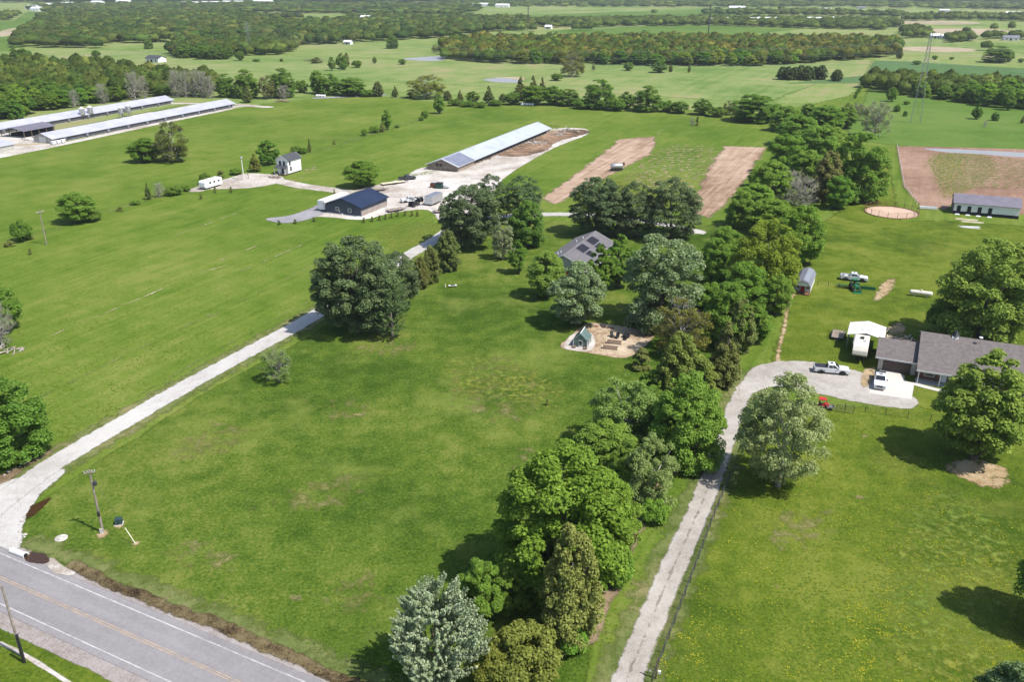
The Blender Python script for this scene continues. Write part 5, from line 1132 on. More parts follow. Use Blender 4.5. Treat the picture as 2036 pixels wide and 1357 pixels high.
m = MB(); m.box(-.6, .6, -.45, .45, .35, .4); m.box(-.6, -.56, -.45, .45, .4, .7); m.box(.56, .6, -.45, .45, .4, .7); m.box(-.6, .6, -.45, -.41, .4, .7); m.box(-.6, .6, .41, .45, .4, .7); m.build('tub', B_alu, t)
for s in (-1, 1): wheel(t, 0, s*.52, .25, .12)
MB().tube((.6, 0, .4), (1.4, 0, .35), .03).build('drawbar', B_steel, t)
# --- tanks
def tank(name, label, loc, rz, L, r, mat, z=.35, cat='tank'):
    t = thing(name, label, cat, (*loc, 0), rz); h = L/2
    MB().lathe([(.05, -h), (r*.6, -h+r*.12), (r*.92, -h+r*.4), (r, -h+r*.75), (r, h-r*.75), (r*.92, h-r*.4), (r*.6, h-r*.12), (.05, h)], 18, (0, 0, z+r), 'x').build('shell', mat, t, smooth=True)
    for x in (-h*.55, h*.55): MB().box(x-.12, x+.12, -r*.8, r*.8, 0, z+r*.35).build('saddle', B_conc, t)
    MB().lathe([(.22, 0), (.22, .2), (.1, .28)], 12, (0, 0, z+2*r-.04)).build('dome', mat, t); return t
tank('propane_tank', 'white propane tank in the grass behind the ranch house', G(1830, 590), math.radians(-22), 4.6, .5, B_cream)
tank('water_tank', 'white tank lying in the gravel yard', G(888, 375), math.radians(-10), 2.6, .95, B_white, .1)
t = thing('dumpster', 'green steel bin in the gravel yard', 'dumpster', G(874, 375), math.radians(-15))
MB().hexa([(-.9, -.8, .1), (.9, -.8, .1), (.9, .8, .1), (-.9, .8, .1), (-1.05, -.9, 1.7), (1.05, -.9, 1.7), (1.05, .9, 1.9), (-1.05, .9, 1.9)]).build('bin', simple('bin_green', (.02,.075,.055), .6, .2, 2), t, bevel=.03); MB().box(-1.08, 1.08, -.95, .95, 1.905, 1.96).build('lid', V_black, t)
t = thing('dumpster', 'brown slatted crate bin in the gravel yard', 'crate', G(862, 373), math.radians(-15))
for i in range(5): MB().box(-.9, .9, -.8, -.74, .1+i*.3, .34+i*.3).build('slat', B_rust, t); 
MB().box(-.9, .9, -.73, .8, .1, 1.5).build('box', V_black, t)
t = thing('tank_trailer', 'grey tank trailer standing on the left soil strip', 'trailer', (*G(1226, 340), 0), math.radians(10))
MB().lathe([(.05, -2.2), (.8, -2.1), (1.0, -1.8), (1.0, 1.8), (.8, 2.1), (.05, 2.2)], 16, (0, 0, 1.75), 'x').build('tank', B_alu, t, smooth=True); MB().box(-2.4, 2.4, -.9, .9, .55, .75).build('frame', V_black, t)
for x in (-1.2, -.2):
    for s in (-1, 1): wheel(t, x, s*.85, .45, .3)
MB().path([(2.4, 0, .65), (3.8, 0, .55)], .07).build('tongue', B_steel, t)
t = thing('barrel', 'dark barrel beside the tank trailer', 'barrel', G(1240, 330), 0); MB().lathe([(.42, 0), (.45, .1), (.45, 1.1), (.42, 1.2)], 14).build('drum', B_rust, t); MB().lathe([(.38, 1.203), (.36, 1.23)], 14).build('lid', V_black, t)
for px, py in ((944, 323), (962, 318), (970, 316)):
    t = thing('round_bale_feeder', 'dark wire feeder beside the long weathered shed', 'feeder', G(px, py), random.uniform(0, 3), 'feeders beside the long shed')
    for k in range(12):
        a = k*math.pi/6; MB().tube((1.1*math.cos(a), 1.1*math.sin(a), 0), (1.1*math.cos(a), 1.1*math.sin(a), 1.3), .045, n=5).build('bar', V_black, t)
    for z in (.1, .7, 1.25): MB().path([(1.1*math.cos(a), 1.1*math.sin(a), z) for a in np.linspace(0, 6.283, 17)], .05, 5).build('hoop', V_black, t)
t = thing('livestock_trailer', 'row of small white hutches beside the poultry house', 'hutch', G(107, 288), GRID+math.radians(4))
for k in range(3): MB().cbox(0, k*2.4, .3, 1.4, 1.6, 1.2).build('hutch', B_white, t, bevel=.05); MB().cbox(.3, k*2.4, 0, .9, 1.2, .29).build('stand', V_black, t)
# ------------------------------------------------------------------ poles, fences, garden, small things
def utility_pole(label, loc, H, r=.16, arms=1, rz=0, aw=1.15, lean=0.0):
    t = thing('utility_pole', label, 'utility pole', (*loc, 0), rz); t.rotation_euler = (0, lean, rz)
    MB().tube((0, 0, -.1), (0, 0, H), r, r*.66, 12).build('pole', B_pole, t)
    for k in range(arms):
        z = H-.35-k*.75; a = MB().box(-aw, aw, -.18, -.06, z, z+.13).build('crossarm', B_pole, t)
        for x in (-aw*.91, -aw*.4, aw*.4, aw*.91): MB().lathe([(.03, 0), (.07, .06), (.04, .12), (.08, .18), (.03, .26)], 8, (x, -.12, z+.13)).build('insulator', B_alu, a)
        MB().tube((-aw*.6, -.12, z), (0, -.1, z-.6), .02).build('brace', B_steel, t); MB().tube((aw*.6, -.12, z), (0, -.1, z-.6), .02).build('brace', B_steel, t)
    return t
p1 = utility_pole('wooden utility pole with crossarms on the lawn by the road', G(205, 1060), 9.0, arms=1, rz=math.radians(20), aw=.62)
MB().box(-.14, .14, -.42, -.2, 2.6, 3.2).build('equipment_box', V_black, p1); MB().box(-.3, .1, -.36, -.16, .0, .75).build('guard_box', B_conc, p1); MB().lathe([(.2, 0), (.2, .55), (.08, .65)], 10, (.35, -.2, 6.9)).build('cutout', B_steel, p1)
utility_pole('thin wooden utility pole on the fence line of the hay field', G(93, 487), 8.9, arms=1, rz=math.radians(70))
utility_pole('bare wooden utility pole beside the road shoulder', G(44, 1308), 9.0, .14, arms=0)
t = thing('light_pole', 'pale yard light pole beside the pale track', 'light pole', G(485, 358), 0)
MB().tube((0, 0, 0), (0, 0, 7.2), .17, .12, 10).build('pole', B_trim, t); MB().lathe([(.1, 0), (.42, .15), (.4, .5), (.15, .75)], 12, (0, 0, 7.2)).build('lamp_head', B_alu, t)
t = thing('meter_post', 'short post with meter beside the yard light pole', 'post', G(494, 356), 0); MB().cbox(0, 0, 0, .15, .15, 2.2).build('post', B_post, t); MB().cbox(0, -.12, 1.4, .3, .12, .45).build('meter', B_grey, t)
t = thing('gate_post', 'thick black post at the road shoulder bank', 'post', G(49, 1320), 0)
MB().tube((0, 0, 0), (0, 0, 3.6), .16, .14, 10).build('post', V_black, t); MB().tube((0, 0, 3.5), (.3, .1, 3.85), .03).build('bracket', B_steel, t)
t = thing('transformer_box', 'dark green transformer box on its pad by the utility pole', 'transformer', G(237, 1043), math.radians(15))
MB().cbox(0, 0, 0, 1.05, .95, .12).build('pad', B_conc, t); MB().hexa([(-.42, -.38, .12), (.42, -.38, .12), (.42, .38, .12), (-.42, .38, .12), (-.42, -.25, .85), (.42, -.25, .85), (.42, .38, .85), (-.42, .38, .85)]).build('cabinet', simple('cabinet_green', (.022,.05,.05), .5, .15, 3), t, bevel=.03); MB().box(-.03, .03, -.44, -.36, .3, .7).build('latch', V_black, t)
t = thing('guy_wire', 'guy wire with pale marker sleeve beside the transformer box', 'guy wire', G(270, 1083), 0)
top = Vector((*G(205, 1060), 0))-Vector((*G(270, 1083), 0)); q_ = Vector((top.x, top.y, 8.2))
MB().tube((0, 0, 0), tuple(q_), .012, n=5).build('wire', B_steel, t); MB().tube(tuple(q_*.01), tuple(q_*.24), .055).build('marker_sleeve', simple('sleeve_cream', (.62,.60,.42), .6, .1, 3), t); MB().tube((0, 0, 0), tuple(q_*.012), .05).build('anchor', B_steel, t)
rs = random.Random(4)
t = thing('manhole', 'round stone-ringed utility cover in the lawn by the road', 'manhole', G(122, 1072), 0)
MB().lathe([(.75, 0), (.75, .12), (.6, .15)], 20).build('ring', B_stone, t); MB().lathe([(.45, .153), (.45, .22), (.1, .25)], 16).build('cover', B_conc, t); MB().cbox(.25, .1, .25, .35, .25, .14).build('stone', B_trim, t)
def rocks(label, pts, rmin, rmax, cat='rocks', group='stones edging the drive mouth', mat=B_stone, name='stone'):
    for (px, py) in pts:
        m = MB(); r = rs.uniform(rmin, rmax); n = 7; V = []
        for k, (rr, z) in enumerate(((.7, 0), (1, .35), (.75, .75), (.2, .95))):
            for i in range(n): a = 6.283*i/n+k*.3; j = rs.uniform(.8, 1.2)*r*rr; V.append((j*math.cos(a)*1.3, j*math.sin(a), z*r*rs.uniform(.8, 1.1)))
        F = [(k*n+i, k*n+(i+1) % n, (k+1)*n+(i+1) % n, (k+1)*n+i) for k in range(3) for i in range(n)]+[tuple(range(3*n, 4*n))]
        o = m.add(V, F).build(name, mat, None, (*G(px, py), .05), rs.uniform(0, 3)); tag(o, label, 'stone', group)
rocks('pale stone of the ragged row edging the drive mouth', [(44+rs.uniform(-8, 8), 1000+i*8+rs.uniform(-3, 3)) for i in range(11)] + [(8+i*6+rs.uniform(-2, 2), 945-i*3.3+rs.uniform(-2, 2)) for i in range(10)], .10, .24)
t = thing('culvert_pipe', 'pale culvert pipe end beside the muddy ditch pool', 'culvert', G(38, 1104), ang((20, 1098), (52, 1110)))
MB().lathe([(.28, -1.2), (.36, -1.2), (.36, 1.2), (.28, 1.2)], 16, (0, 0, .28), 'x').build('pipe', B_trim, t); MB().lathe([(.27, 1.203), (.02, 1.204)], 16, (0, 0, .28), 'x').build('opening', V_black, t); MB().cbox(.9, .3, 0, .6, .5, .3).build('headwall', B_stone, t)
# --- fences
def fence(name, label, pts, step, h, rails, post=B_steel, rail=B_steel, pr=.05, rr=.02, smooth=False, cap=None):
    W = [Vector((*G(*p), 0)) for p in pts]; t = thing(name, label, 'fence', tuple(W[0]), 0); P = []
    for a, b in zip(W[:-1], W[1:]):
        n = max(1, round((b-a).length/step)); P += [a.lerp(b, i/n) for i in range(n)]
    P.append(W[-1]); P = [p-W[0] for p in P]
    pm = MB().tube((0, 0, -.1), (0, 0, h), pr, pr, 6).build('post', post, t, tuple(P[0]))
    for p in P[1:]: link('post', pm.data, None, t, tuple(p))
    for z in rails: MB().path([(p.x, p.y, z) for p in P], rr, 4).build('rail', rail, t)
    return t
fence('wire_fence', 'wire fence with steel posts along the gravel lane', [(1450, 955), (1412, 1050), (1372, 1160), (1330, 1272), (1296, 1362)], 2.4, 1.35, (.35, .6, .85, 1.1, 1.3), rr=.018)
fence('wire_fence', 'wire fence across the top of the meadow', [(1605, 806), (1680, 815), (1760, 826), (1850, 838), (1900, 842)], 3.0, 1.2, (.4, .8, 1.15), rr=.014)
fence('wire_fence', 'thin wire fence between the lofted shed and the propane tank', [(1625, 568), (1668, 573)], 3.0, 1.2, (.4, .8, 1.15), rr=.014)
fence('wire_fence', 'field fence dividing the hay fields', [(0, 492), (120, 458), (200, 428), (290, 402), (400, 372)], 5.0, 1.2, (.4, .8, 1.15), B_post, rr=.012)
fence('wire_fence', 'field fence running past the white two-storey house', [(600, 312), (660, 295), (740, 270), (830, 242), (880, 225)], 6.0, 1.2, (.4, .8, 1.15), B_post, rr=.012)
fence('paddock_fence', 'pale rail fence along the edge of the bare paddock', [(1783, 291), (1797, 372), (1825, 410)], 4.0, 1.3, (.6, 1.2), B_post, B_trim, .06, .03)
t = thing('round_pen', 'round horse pen of rusty rail panels on sand', 'pen', (pcx, pcy, 0), 0)
NP = 18
for k in range(NP):
    a = 2*math.pi*k/NP; MB().tube((7.4*math.cos(a), 7.4*math.sin(a), 0), (7.4*math.cos(a), 7.4*math.sin(a), 1.75), .06, n=6).build('post', B_rust, t)
    b = 2*math.pi*(k+1)/NP
    for z in (.35, .8, 1.25, 1.65): MB().tube((7.4*math.cos(a), 7.4*math.sin(a), z), (7.4*math.cos(b), 7.4*math.sin(b), z), .025, n=5).build('rail', B_rust, t)
MB().path([(7.4*math.cos(a), 7.4*math.sin(a), .12) for a in np.linspace(0, 6.283, 37)], .1, 5).build('kick_board', B_rust, t)
t = thing('field_gate', 'steel tube gate beside the red mower', 'gate', G(1662, 820), math.radians(-15))
for z in (.3, .65, 1.0, 1.3): MB().tube((0, 0, z), (2.6, 0, z), .03, n=6).build('bar', B_steel, t)
for x in (0, 1.3, 2.6): MB().tube((x, 0, .05), (x, 0, 1.35), .035, n=6).build('upright', B_steel, t)
t = thing('gate_post', 'dark gate post with white caps at the end of the lane fence', 'post', G(1304, 1352), math.radians(-20))
MB().tube((0, 0, 0), (0, 0, 2.6), .08, .07, 8).build('post', B_post, t); MB().cbox(.28, 0, .85, .26, .2, .3).build('white_box', B_white, t); MB().cbox(-.6, 0, .8, .14, .12, .2).build('white_tag', B_white, t); MB().tube((-.7, 0, 1.0), (.3, 0, 1.0), .03, n=5).build('arm', B_steel, t)
# --- stable yard bits
t = thing('feed_trough', 'long white trough between the round pen and the stable', 'trough', G(1845, 416), math.radians(-14))
m = MB(); m.box(-2.4, 2.4, -.5, .5, .15, .2); m.box(-2.4, 2.4, -.5, -.44, .2, .8); m.box(-2.4, 2.4, .44, .5, .2, .8); m.box(-2.4, -2.34, -.44, .44, .2, .8); m.box(2.34, 2.4, -.44, .44, .2, .8); m.build('tub', B_white, t)
for x in (-2, 0, 2): MB().cbox(x, 0, 0, .12, .9, .15).build('foot', B_post, t)
for k, (px, py, n, mt, lb) in enumerate(((1922, 437, 5, B_lum, 'stack of pale yellow boards on the grass by the stable'), (1932, 442, 4, B_lum, 'second shorter stack of pale boards on the grass'), (1930, 453, 6, B_trim, 'scattered pile of white boards on the grass by the stable'))):
    t = thing('lumber_pile', lb, 'lumber', G(px, py), math.radians(-20))
    for i in range(n):
        b = MB().box(-2.8 if k < 2 else -2.4, 2.8 if k < 2 else 2.4, -.14, .14, 0, .09).build('board', mt, t)
        b.location = (rs.uniform(-.3, .3)*(1 if k < 2 else 3), i*.32-.8, .02+.1*(i % 2)); b.rotation_euler = (0, 0, rs.uniform(-.05, .05)*(1 if k < 2 else 5))
for px, py in ((1903, 426), (1924, 428), (1945, 430), (1967, 432)):
    t = thing('stone_step', 'white step slab at a stall opening', 'step', G(px, py+1), math.radians(-22), 'step slabs before the stalls'); MB().cbox(0, 0, 0, 1.3, .8, .16).build('slab', B_white, t, bevel=.03); MB().cbox(0, .3, .163, .9, .3, .1).build('lip', B_white, t)
# --- garden plot
t = thing('greenhouse', 'small glazed greenhouse with green roof panels on the garden plot', 'greenhouse', G(1140, 690), math.radians(-18))
Wg, Lg, eg, rg = 2.6, 3.2, 1.5, 2.75
f = MB()
for x in (0, Wg):
    for y in (0, Lg/2, Lg): f.cbox(x, y, 0, .1, .1, eg)
for y in (0, Lg):
    f.hexa([(0, y-.05, eg-.05), (Wg/2, y-.05, rg-.05), (Wg/2, y+.05, rg-.05), (0, y+.05, eg-.05), (0, y-.05, eg+.06), (Wg/2, y-.05, rg+.06), (Wg/2, y+.05, rg+.06), (0, y+.05, eg+.06)]); f.hexa([(Wg/2, y-.05, rg-.05), (Wg, y-.05, eg-.05), (Wg, y+.05, eg-.05), (Wg/2, y+.05, rg-.05), (Wg/2, y-.05, rg+.06), (Wg, y-.05, eg+.06), (Wg, y+.05, eg+.06), (Wg/2, y+.05, rg+.06)])
f.build('frame', B_trim, t)
for s, (x0, x1) in enumerate(((-.15, Wg/2), (Wg/2, Wg+.15))):
    z0 = eg-.15 if s == 0 else rg; z1 = rg if s == 0 else eg-.15
    for j in range(2):
        y0, y1 = -.1+j*(Lg/2+.05)+.03, -.1+(j+1)*(Lg/2+.05)
        MB().hexa([(x0, y0, z0+.07), (x1, y0, z1+.07), (x1, y1, z1+.07), (x0, y1, z0+.07), (x0, y0, z0+.1), (x1, y0, z1+.1), (x1, y1, z1+.1), (x0, y1, z0+.1)]).build('roof_panel', B_poly, t)
MB().box(Wg/2-.08, Wg/2+.08, -.15, Lg+.15, rg+.1, rg+.18).build('ridge_beam', B_trim, t)
MB().box(.06, Wg-.06, .02, Lg-.02, .05, eg-.08).build('glazing', B_poly, t); MB().prism([(.1, eg-.05), (Wg-.1, eg-.05), (Wg/2, rg-.1)], .03, .07, 'y').build('gable_pane', B_poly, t)
d = MB().box(1.0, 1.7, -.06, -.02, .05, 1.45).build('door', B_trim, t); MB().box(1.08, 1.62, -.09, -.064, .5, 1.38).build('pane', B_glass, d)
for x in (-.1, 2.05): MB().box(x, x+.65, -.9, -.2, 0, .4).build('planter_box', B_post, t)
def raised_bed(label, px, py, L=2.9, W=1.2):
    t = thing('raised_bed', label, 'garden bed', G(px, py), math.radians(-16), 'raised beds in the garden plot')
    for y in (-W/2, W/2): MB().box(-L/2, L/2, y-.04, y+.04, 0, .4).build('side_board', B_wood, t)
    for x in (-L/2, L/2): MB().box(x-.04, x+.04, -W/2+.04, W/2-.04, 0, .4).build('end_board', B_lum, t)
    MB().box(-L/2+.05, L/2-.05, -W/2+.05, W/2-.05, 0, .32).build('soil', simple('bed_soil', (.15,.095,.06), .95, .3, 4, bump=.6), t)
raised_bed('raised bed next to the two black chairs', 1221, 683); raised_bed('raised bed farther from the two black chairs', 1213, 694)
for px, py, a in ((1218, 672, .4), (1226, 674, -.6)):
    t = thing('garden_chair', 'black lounge chair on the garden plot', 'chair', G(px, py), a, 'black chairs on the garden plot')
    MB().box(-.35, .35, -.35, .35, .35, .42).build('seat', V_black, t); MB().hexa([(-.35, .3, .4), (.35, .3, .4), (.35, .36, .4), (-.35, .36, .4), (-.35, .6, 1.1), (.35, .6, 1.1), (.35, .66, 1.1), (-.35, .66, 1.1)]).build('backrest', V_black, t)
    for x in (-.3, .3):
        for y in (-.3, .3): MB().cbox(x, y, 0, .06, .06, .35).build('leg', V_black, t)
for px, py, r, lb in ((1245, 672, .75, 'larger black kettle planter on the garden plot'), (1242, 677, .42, 'smaller black kettle planter on the garden plot')):
    t = thing('planter_tub', lb, 'planter', G(px, py), 0); MB().lathe([(r*.7, 0), (r, r*.5), (r*.95, r*.9), (r*.8, r*.9), (r*.75, r*.6)], 16).build('tub', V_black, t); MB().lathe([(r*.74, r*.62), (.02, r*.66)], 16).build('soil', B_dark, t)
for px, py in ((1186, 650), (1200, 652), (1217, 654)):
    t = thing('planting_mound', 'small dark soil mound at the back of the garden plot', 'mound', G(px, py), 0, 'soil mounds on the garden plot'); MB().lathe([(.6, 0), (.45, .12), (.2, .2), (.02, .22)], 12).build('mound', B_rust, t, smooth=True)
t = thing('garden_bench', 'low pale bench with dark lid alone on the lawn', 'bench', G(900, 571), math.radians(10))
MB().box(-.9, .9, -.35, .35, .35, .45).build('seat', B_trim, t); MB().box(-.5, .5, -.25, .25, .453, .5).build('lid', V_black, t)
for x in (-.8, .8): MB().cbox(x, 0, 0, .1, .6, .35).build('leg', B_post, t)
MB().cbox(-1.6, 0, 0, .25, .25, .7).build('side_post', B_lum, t)
# --- debris piles
def debris(name, label, px, py, n, rad, L=(.8, 2.6), mats=(B_limb, B_post, B_stone), h=.9):
    t = thing(name, label, 'debris', G(px, py), 0)
    for i in range(n):
        a = rs.uniform(0, 6.28); r = rad*rs.random()**.6; l = rs.uniform(*L); d = Vector((rs.gauss(0, 1), rs.gauss(0, 1), rs.uniform(-.1, .5))).normalized()*l/2; c = Vector((r*math.cos(a), r*math.sin(a)*.7, .2+h*rs.random()*(1-r/rad)))
        p0, p1 = c-d, c+d; p0.z = max(.05, p0.z); p1.z = max(.05, p1.z)
        MB().tube(p0, p1, rs.uniform(.05, .16), rs.uniform(.04, .12), 5).build('piece', rs.choice(mats), t)
    return t
debris('brush_pile', 'grey brush pile at the far end of the long shed', 1132, 262, 60, 4.5, (1.2, 3.6), h=1.8)
debris('brush_pile', 'pale tangle of fallen limbs at the shed corner', 1112, 268, 40, 4.0)
debris('brush_pile', 'pale broken boards along the shed wall', 1065, 285, 45, 5.0, (.8, 2.2), (B_trim, B_limb, B_stone), .4)
debris('brush_pile', 'dark plank heap in front of the white two-storey house', 546, 354, 26, 2.4, (1, 3), (B_post, B_limb), .4)
debris('brush_pile', 'heap of dead branches behind the hay field', 560, 202, 40, 5, (1.5, 4), (B_limb, B_rust), 1.5)
debris('brush_pile', 'fallen dead tree limbs in the far meadow', 625, 121, 30, 9, (3, 8), (B_post, B_dark), 2)
debris('brush_pile', 'low scrap heap at the poultry farm yard', 55, 280, 30, 5, (1, 3), (B_limb, B_trim, B_stone), 1.2)
debris('brush_pile', 'scrap boards behind the ranch house garage', 1785, 676, 18, 3.0, (1.5, 4), (B_limb, B_lum), .2)
debris('brush_pile', 'broken stones and limbs under the stump tree', 12, 700, 24, 3.0, (.6, 2), (B_limb, B_stone), .6)
for px, py, L in ((735, 190, 12), (1052, 210, 8), (978, 209, 3), (640, 193, 6)):
    t = thing('wrapped_bales', {12: 'long row of white wrapped bales before the hedgerow', 8: 'row of white wrapped bales under the hedgerow', 3: 'single white wrapped bale by the hedgerow', 6: 'short row of white wrapped bales beside the stone row'}[L], 'hay bales', G(px, py), math.radians(-10))
    for k in range(int(L/1.5)): MB().lathe([(.3, -.65), (.7, -.6), (.75, 0), (.7, .6), (.3, .65)], 12, (-L/2+k*1.5, rs.uniform(-.2, .2), .72), 'x').build('bale', B_white, t, smooth=True)
# --- transmission line
B_tower = simple('tower_steel', (.22,.24,.235), .7, .12, 1, metal=.1)
def lattice(label, px, by, H, wb, rz):
    t = thing('transmission_tower', label, 'transmission tower', G(px, by), rz); m = MB(); lv = [0, .28, .48, .62, .72, .82, .92, 1.0]
    wd = lambda k: wb*(1-k)**1.1*.5+.45
    def c(k, i): s = ((-1, -1), (1, -1), (1, 1), (-1, 1))[i % 4]; return (s[0]*wd(k), s[1]*wd(k), k*H)
    for i in range(4):
        l = MB(); l.path([c(k, i) for k in lv], .065, 5); l.build('leg', B_tower, t)
    for a, b in zip(lv[:-1], lv[1:]):
        for i in range(4): m.tube(c(a, i), c(b, i+1), .035, n=4); m.tube(c(b, i), c(a, i+1), .035, n=4); m.tube(c(b, i), c(b, i+1), .03, n=4)
    m.build('lattice_bracing', B_tower, t)
    arms = []
    for k, L in ((.72, 5.2), (.83, 6.2), (.93, 4.6)):
        q = MB()
        for s in (-1, 1):
            e = (s*L, 0, k*H); q.tube((s*wd(k), .3, k*H), e, .07, n=4); q.tube((s*wd(k), -.3, k*H), e, .07, n=4); q.tube((0, 0, k*H+1.4), e, .06, n=4); arms.append(Vector((s*L, 0, k*H-1.2)))
            MB().lathe([(.05, 0), (.14, .2), (.08, .4), (.14, .6), (.08, .8), (.12, 1.1)], 8, (s*L, 0, k*H-1.2)).build('insulator', B_tower, t)
        q.build('crossarm', B_tower, t)
    return t, [Matrix.Translation(t.location) @ Matrix.Rotation(rz, 4, 'Z') @ a for a in arms]
tA, aA = lattice('tall lattice transmission tower in the right pasture', 1820, 244, 40.6, 3.6, math.radians(70))
tB, aB = lattice('distant lattice transmission tower at the small wood', 497, 104, 27, 3.6, math.radians(75))
def wires(label, A, B, sag, r=.045):
    t = thing('power_lines', label, 'power lines', (0, 0, 0), 0)
    for a, b in zip(A, B):
        pts = [tuple(a.lerp(b, s)-Vector((0, 0, sag*4*s*(1-s)))) for s in np.linspace(0, 1, 25)]; MB().path(pts, r, 4).build('wire', B_alu, t)
wires('power lines spanning between the two lattice towers', aA[::1], aB[::1], 12, .035)
off = Vector((260, -55, 0)); wires('power lines leaving the tall lattice tower over the right pasture', aA, [a+off for a in aA], 7, .035)
for px, by, H, lb in ((1050, 57, 30, 'dark transmission pole behind the big wood by the tan lane'), (1408, 70, 36, 'tall dark transmission pole above the big rectangular wood'), (1787, 66, 22, 'dark transmission pole at the end of the big wood'), (593, 40, 24, 'dark transmission pole among the far left woods')):
    t = thing('transmission_pole', lb, 'transmission pole', G(px, by), 0); MB().tube((0, 0, 0), (0, 0, H), .75, .45, 8).build('pole', B_steel, t)
    for k in (.82, .9, .98): MB().tube((-2.4, 0, H*k), (2.4, 0, H*k), .18, n=5).build('crossarm', B_steel, t)
# --- distant buildings
def far_house(label, px, py, L, W, e, r, wall, roof, rz, name='far_house'):
    t = thing(name, label, 'building', G(px, py), rz); w, ro = gable(t, L, W, e, r, wall, roof, .5, .25, axis='x')
    MB().box(L*.4, L*.4+2, -.12, -.01, 0, 2.3).build('door', B_dark, w)
    for x in (L*.15, L*.75): MB().box(x, x+1.6, -.12, -.01, 1.0, 2.2).build('window', B_glass, w)
far_house('white farm building with dark roof beyond the left wood', 290, 123, 14, 9, 3.2, 5, B_white, B_char, math.radians(-25))
far_house('pale shed at the right end of the left far wood', 683, 88, 8, 6, 2.6, 4, B_white, B_trim, math.radians(-20))
far_house('white barn in the clearing of the far left woods', 716, 38, 22, 12, 4, 6, B_white, B_white, math.radians(-10))
for (px, py, L) in ((940, 12, 40), (985, 14, 34), (1450, 19, 36)): far_house('long white-roofed industrial building near the skyline', px, py, L, 20, 5, 8, B_white, B_white, math.radians(-8), 'warehouse')
far_house('small white house by the tan lane behind the big wood', 1083, 57, 9, 8, 3, 5, B_white, B_trim, math.radians(-20))
RG_ = 'white-roofed poultry houses beyond the big wood'
for (px, py, L) in ((1400, 45, 26), (1438, 44, 18), (1480, 44, 24), (1505, 43, 22), (1540, 43, 22), (1605, 43, 24), (1650, 42, 22)):
    far_house('white-roofed house of the row beyond the big rectangular wood', px, py, L, 16, 4, 7, B_white, B_white, math.radians(-15)); 
for (px, py, L, lb) in ((1630, 20, 24, 'white-roofed building beyond the far right hedges'), (1560, 24, 18, 'small pale building in the far right fields'), (1705, 17, 18, 'pale roofed house at the far right skyline'), (1868, 23, 20, 'white house between the far right hedges'), (2000, 28, 26, 'white barn at the far right skyline'), (1850, 76, 10, 'white trailer home in the right far paddocks'), (1872, 77, 8, 'small white shed beside the trailer home'), (1995, 80, 16, 'grey roofed house at the far right paddocks'), (2012, 76, 12, 'pale barn behind the grey roofed far house'), (1905, 79, 14, 'long white shed in the right far paddocks')):
    far_house(lb, px, py, L, 9, 3.2, 5, B_white, B_trim if 'white' in lb else B_grey, math.radians(-15))
for i, (px, py, L) in enumerate(((350, 10, 60), (400, 9, 50), (440, 8, 60), (180, 8, 30), (150, 12, 26), (50, 18, 24), (60, 22, 20), (85, 14, 26), (120, 11, 30), (230, 6, 40), (500, 6, 60), (165, 15, 24))):
    far_house('white-roofed town building on the left skyline', px, py, L, 24, 6, 9, B_white, B_white, math.radians(-6), 'town_building')
for o in COL.objects:
    if o.get('label') == 'white-roofed town building on the left skyline': o['group'] = 'town buildings on the left skyline'
    if o.get('label') == 'white-roofed house of the row beyond the big rectangular wood': o['group'] = RG_
    if o.get('label') == 'long white-roofed industrial building near the skyline': o['group'] = 'industrial buildings near the skyline'
# ------------------------------------------------------------------ grass and flowers near the camera
def keep_mask(X, Y):
    ok = np.ones(X.shape, bool)
    s = (X-ra[0])*rn[0]+(Y-ra[1])*rn[1]
    ok &= (s > 4.0) | (s < -11)
    for pts, hw in ((DR, 2.7), (LANE, 2.2)):
        ok &= line_sd(X, Y, smooth_pts([G(*p) for p in pts], False), hw) < 0
    for P in ([(-90,1096), (20,1096), (42,1080), (48,1040), (80,985), (130,935), (40,950), (-40,985), (-120,1040)], [(1470,790), (1485,745), (1510,728), (1560,719), (1620,722), (1700,738), (1757,725), (1818,750), (1818,792), (1806,814), (1700,800), (1620,783), (1540,770)], [(1115,692), (1135,670), (1165,645), (1205,645), (1292,662), (1290,682), (1246,712), (1180,704)], [(1742,760), (1830,640), (2100,690), (2100,830), (1815,765)]):
        ok &= poly_sd(X, Y, [G(*p) for p in P]) < .2
    ok &= (X-G(1948,942)[0])**2+(Y-G(1948,942)[1])**2 > 16
    return ok
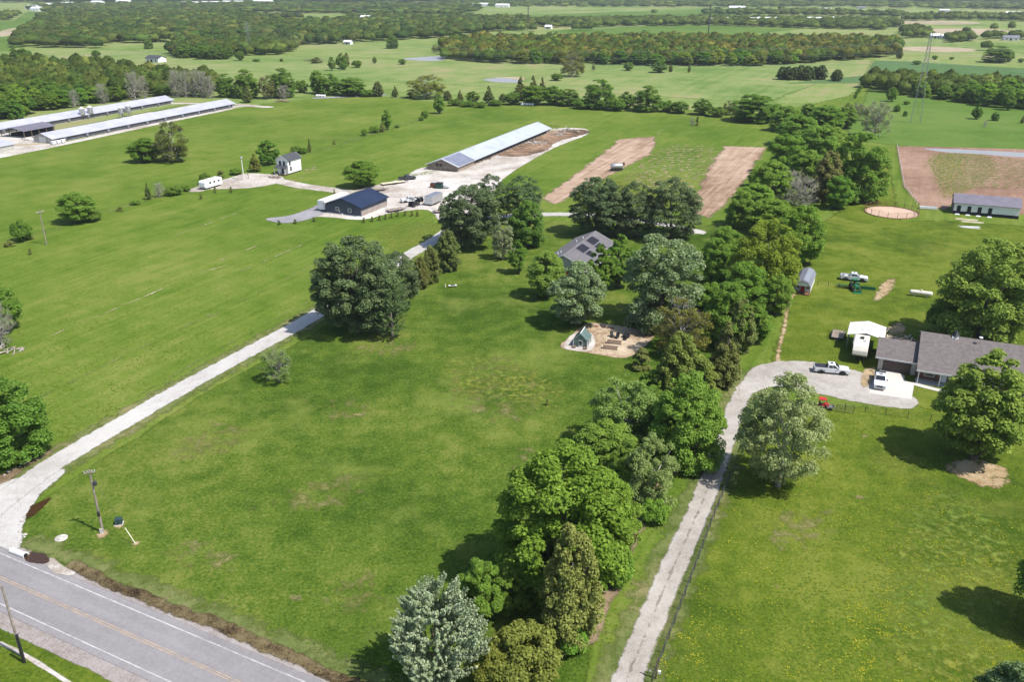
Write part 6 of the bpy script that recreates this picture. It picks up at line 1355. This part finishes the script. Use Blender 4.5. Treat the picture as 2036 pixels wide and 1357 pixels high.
def tufts(name, label, n, ymax, size, cols, mask_noise=None, up=.5):
    Y = 58+(ymax-58)*rng.random(n)**1.5; X = (rng.random(n)*2-1)*(Y*.72+8); k = keep_mask(X, Y) & (rng.random(n) < np.clip((ymax-Y)/90, 0, 1)); X, Y = X[k], Y[k]
    if mask_noise is None:
        c = np.sin(X*.31+2*np.sin(Y*.17))*np.sin(Y*.37+2*np.cos(X*.21))+.5*np.sin(X*1.1+Y*.7)*np.sin(Y*1.3-X*.5)
        k = rng.random(len(X)) < np.clip(.35+.55*c, .06, 1); X, Y = X[k], Y[k]
        X = X+rng.normal(size=len(X))*.6; Y = Y+rng.normal(size=len(X))*.6; k = keep_mask(X, Y); X, Y = X[k], Y[k]
    if mask_noise is not None:
        k = mask_noise(X, Y); X, Y = X[k], Y[k]
    n = len(X); a = rng.random(n)*6.283; s = size*(.6+.8*rng.random(n))
    P = np.stack([X, Y, np.full(n, .05)], -1); V = []
    for j in range(3):
        aj = a+j*2.1; d = np.stack([np.cos(aj), np.sin(aj), np.zeros(n)], -1); pz = np.array([0, 0, 1.])
        side = np.stack([-np.sin(aj), np.cos(aj), np.zeros(n)], -1)
        V.append(np.stack([P-side*(s*.45)[:, None], P+side*(s*.45)[:, None], P+d*(s*.9)[:, None]+pz*(s*up)[:, None]], 1))
    V = np.stack(V, 1).reshape(-1, 3); me = np_mesh(name, V, np.arange(len(V)).reshape(-1, 3))
    m, ns, ls = new_mat(name+'_blades'); b = ns['Principled BSDF']; g = ns.new('ShaderNodeNewGeometry')
    co = ns.new('ShaderNodeTexCoord').outputs['Object']
    f = mathn(ns, ls, 'ADD', mathn(ns, ls, 'MULTIPLY', g.outputs['Random Per Island'], .55), mathn(ns, ls, 'MULTIPLY', noise(ns, ls, co, .12, 4), .45))
    ls.new(ramp(ns, ls, f, cols), b.inputs['Base Color']); b.inputs['Roughness'].default_value = .8; b.inputs['Specular IOR Level'].default_value = .03
    o = link(name, me, m); tag(o, label, name.split('_')[-1], kind='stuff'); return o
tufts('tall_grass', 'uneven grass tufts over the lawn and meadows', 120000, 230, .17, [(.2, (.042,.085,.008)), (.5, (.072,.120,.012)), (.75, (.105,.143,.018)), (.95, (.17,.17,.05))], None, .28)
def ymask(X, Y):
    out = np.zeros(X.shape, bool); pr = rng.random(X.shape)
    for P, dn in (([(1780,1000), (1900,960), (2050,1100), (2036,1400), (1700,1400), (1680,1200)], .8), ([(1830,900), (1880,960), (1850,1070), (1815,960)], 1.0), ([(1300,1380), (1310,1230), (1390,1280), (1440,1380)], 1.0), ([(1460,950), (2100,850), (2200,1400), (1320,1400)], .2)):
        sd = poly_sd(X, Y, [G(*p) for p in P]); wob = np.sin(X*.9+np.sin(Y*.7)*2)*np.sin(Y*1.1+np.cos(X*.6)*2)
        out |= (sd > 0) & (pr < dn*np.clip(.2+1.1*wob, 0, 1)) & (sd+wob*2 > 0)
    return out
tufts('yellow_wildflowers', 'yellow wildflowers speckling the meadow', 160000, 175, .12, [(.1, (.14,.17,.02)), (.5, (.26,.27,.02)), (.9, (.38,.36,.03))], ymask, .5)
# ------------------------------------------------------------------ haze
hz = MB().box(-6300, 6300, -1000, 6300, -1, 66)
mh, ns, ls = new_mat('haze_air'); ns.remove(ns['Principled BSDF'])
pv = ns.new('ShaderNodeVolumePrincipled'); pv.inputs['Color'].default_value = (.86,.92,1,1); pv.inputs['Density'].default_value = 0.00007; pv.inputs['Anisotropy'].default_value = .2
ls.new(pv.outputs[0], ns['Material Output'].inputs['Volume'])
ho = hz.build('haze', mh); tag(ho, 'pale blue summer haze over the distant fields', 'haze', kind='stuff')
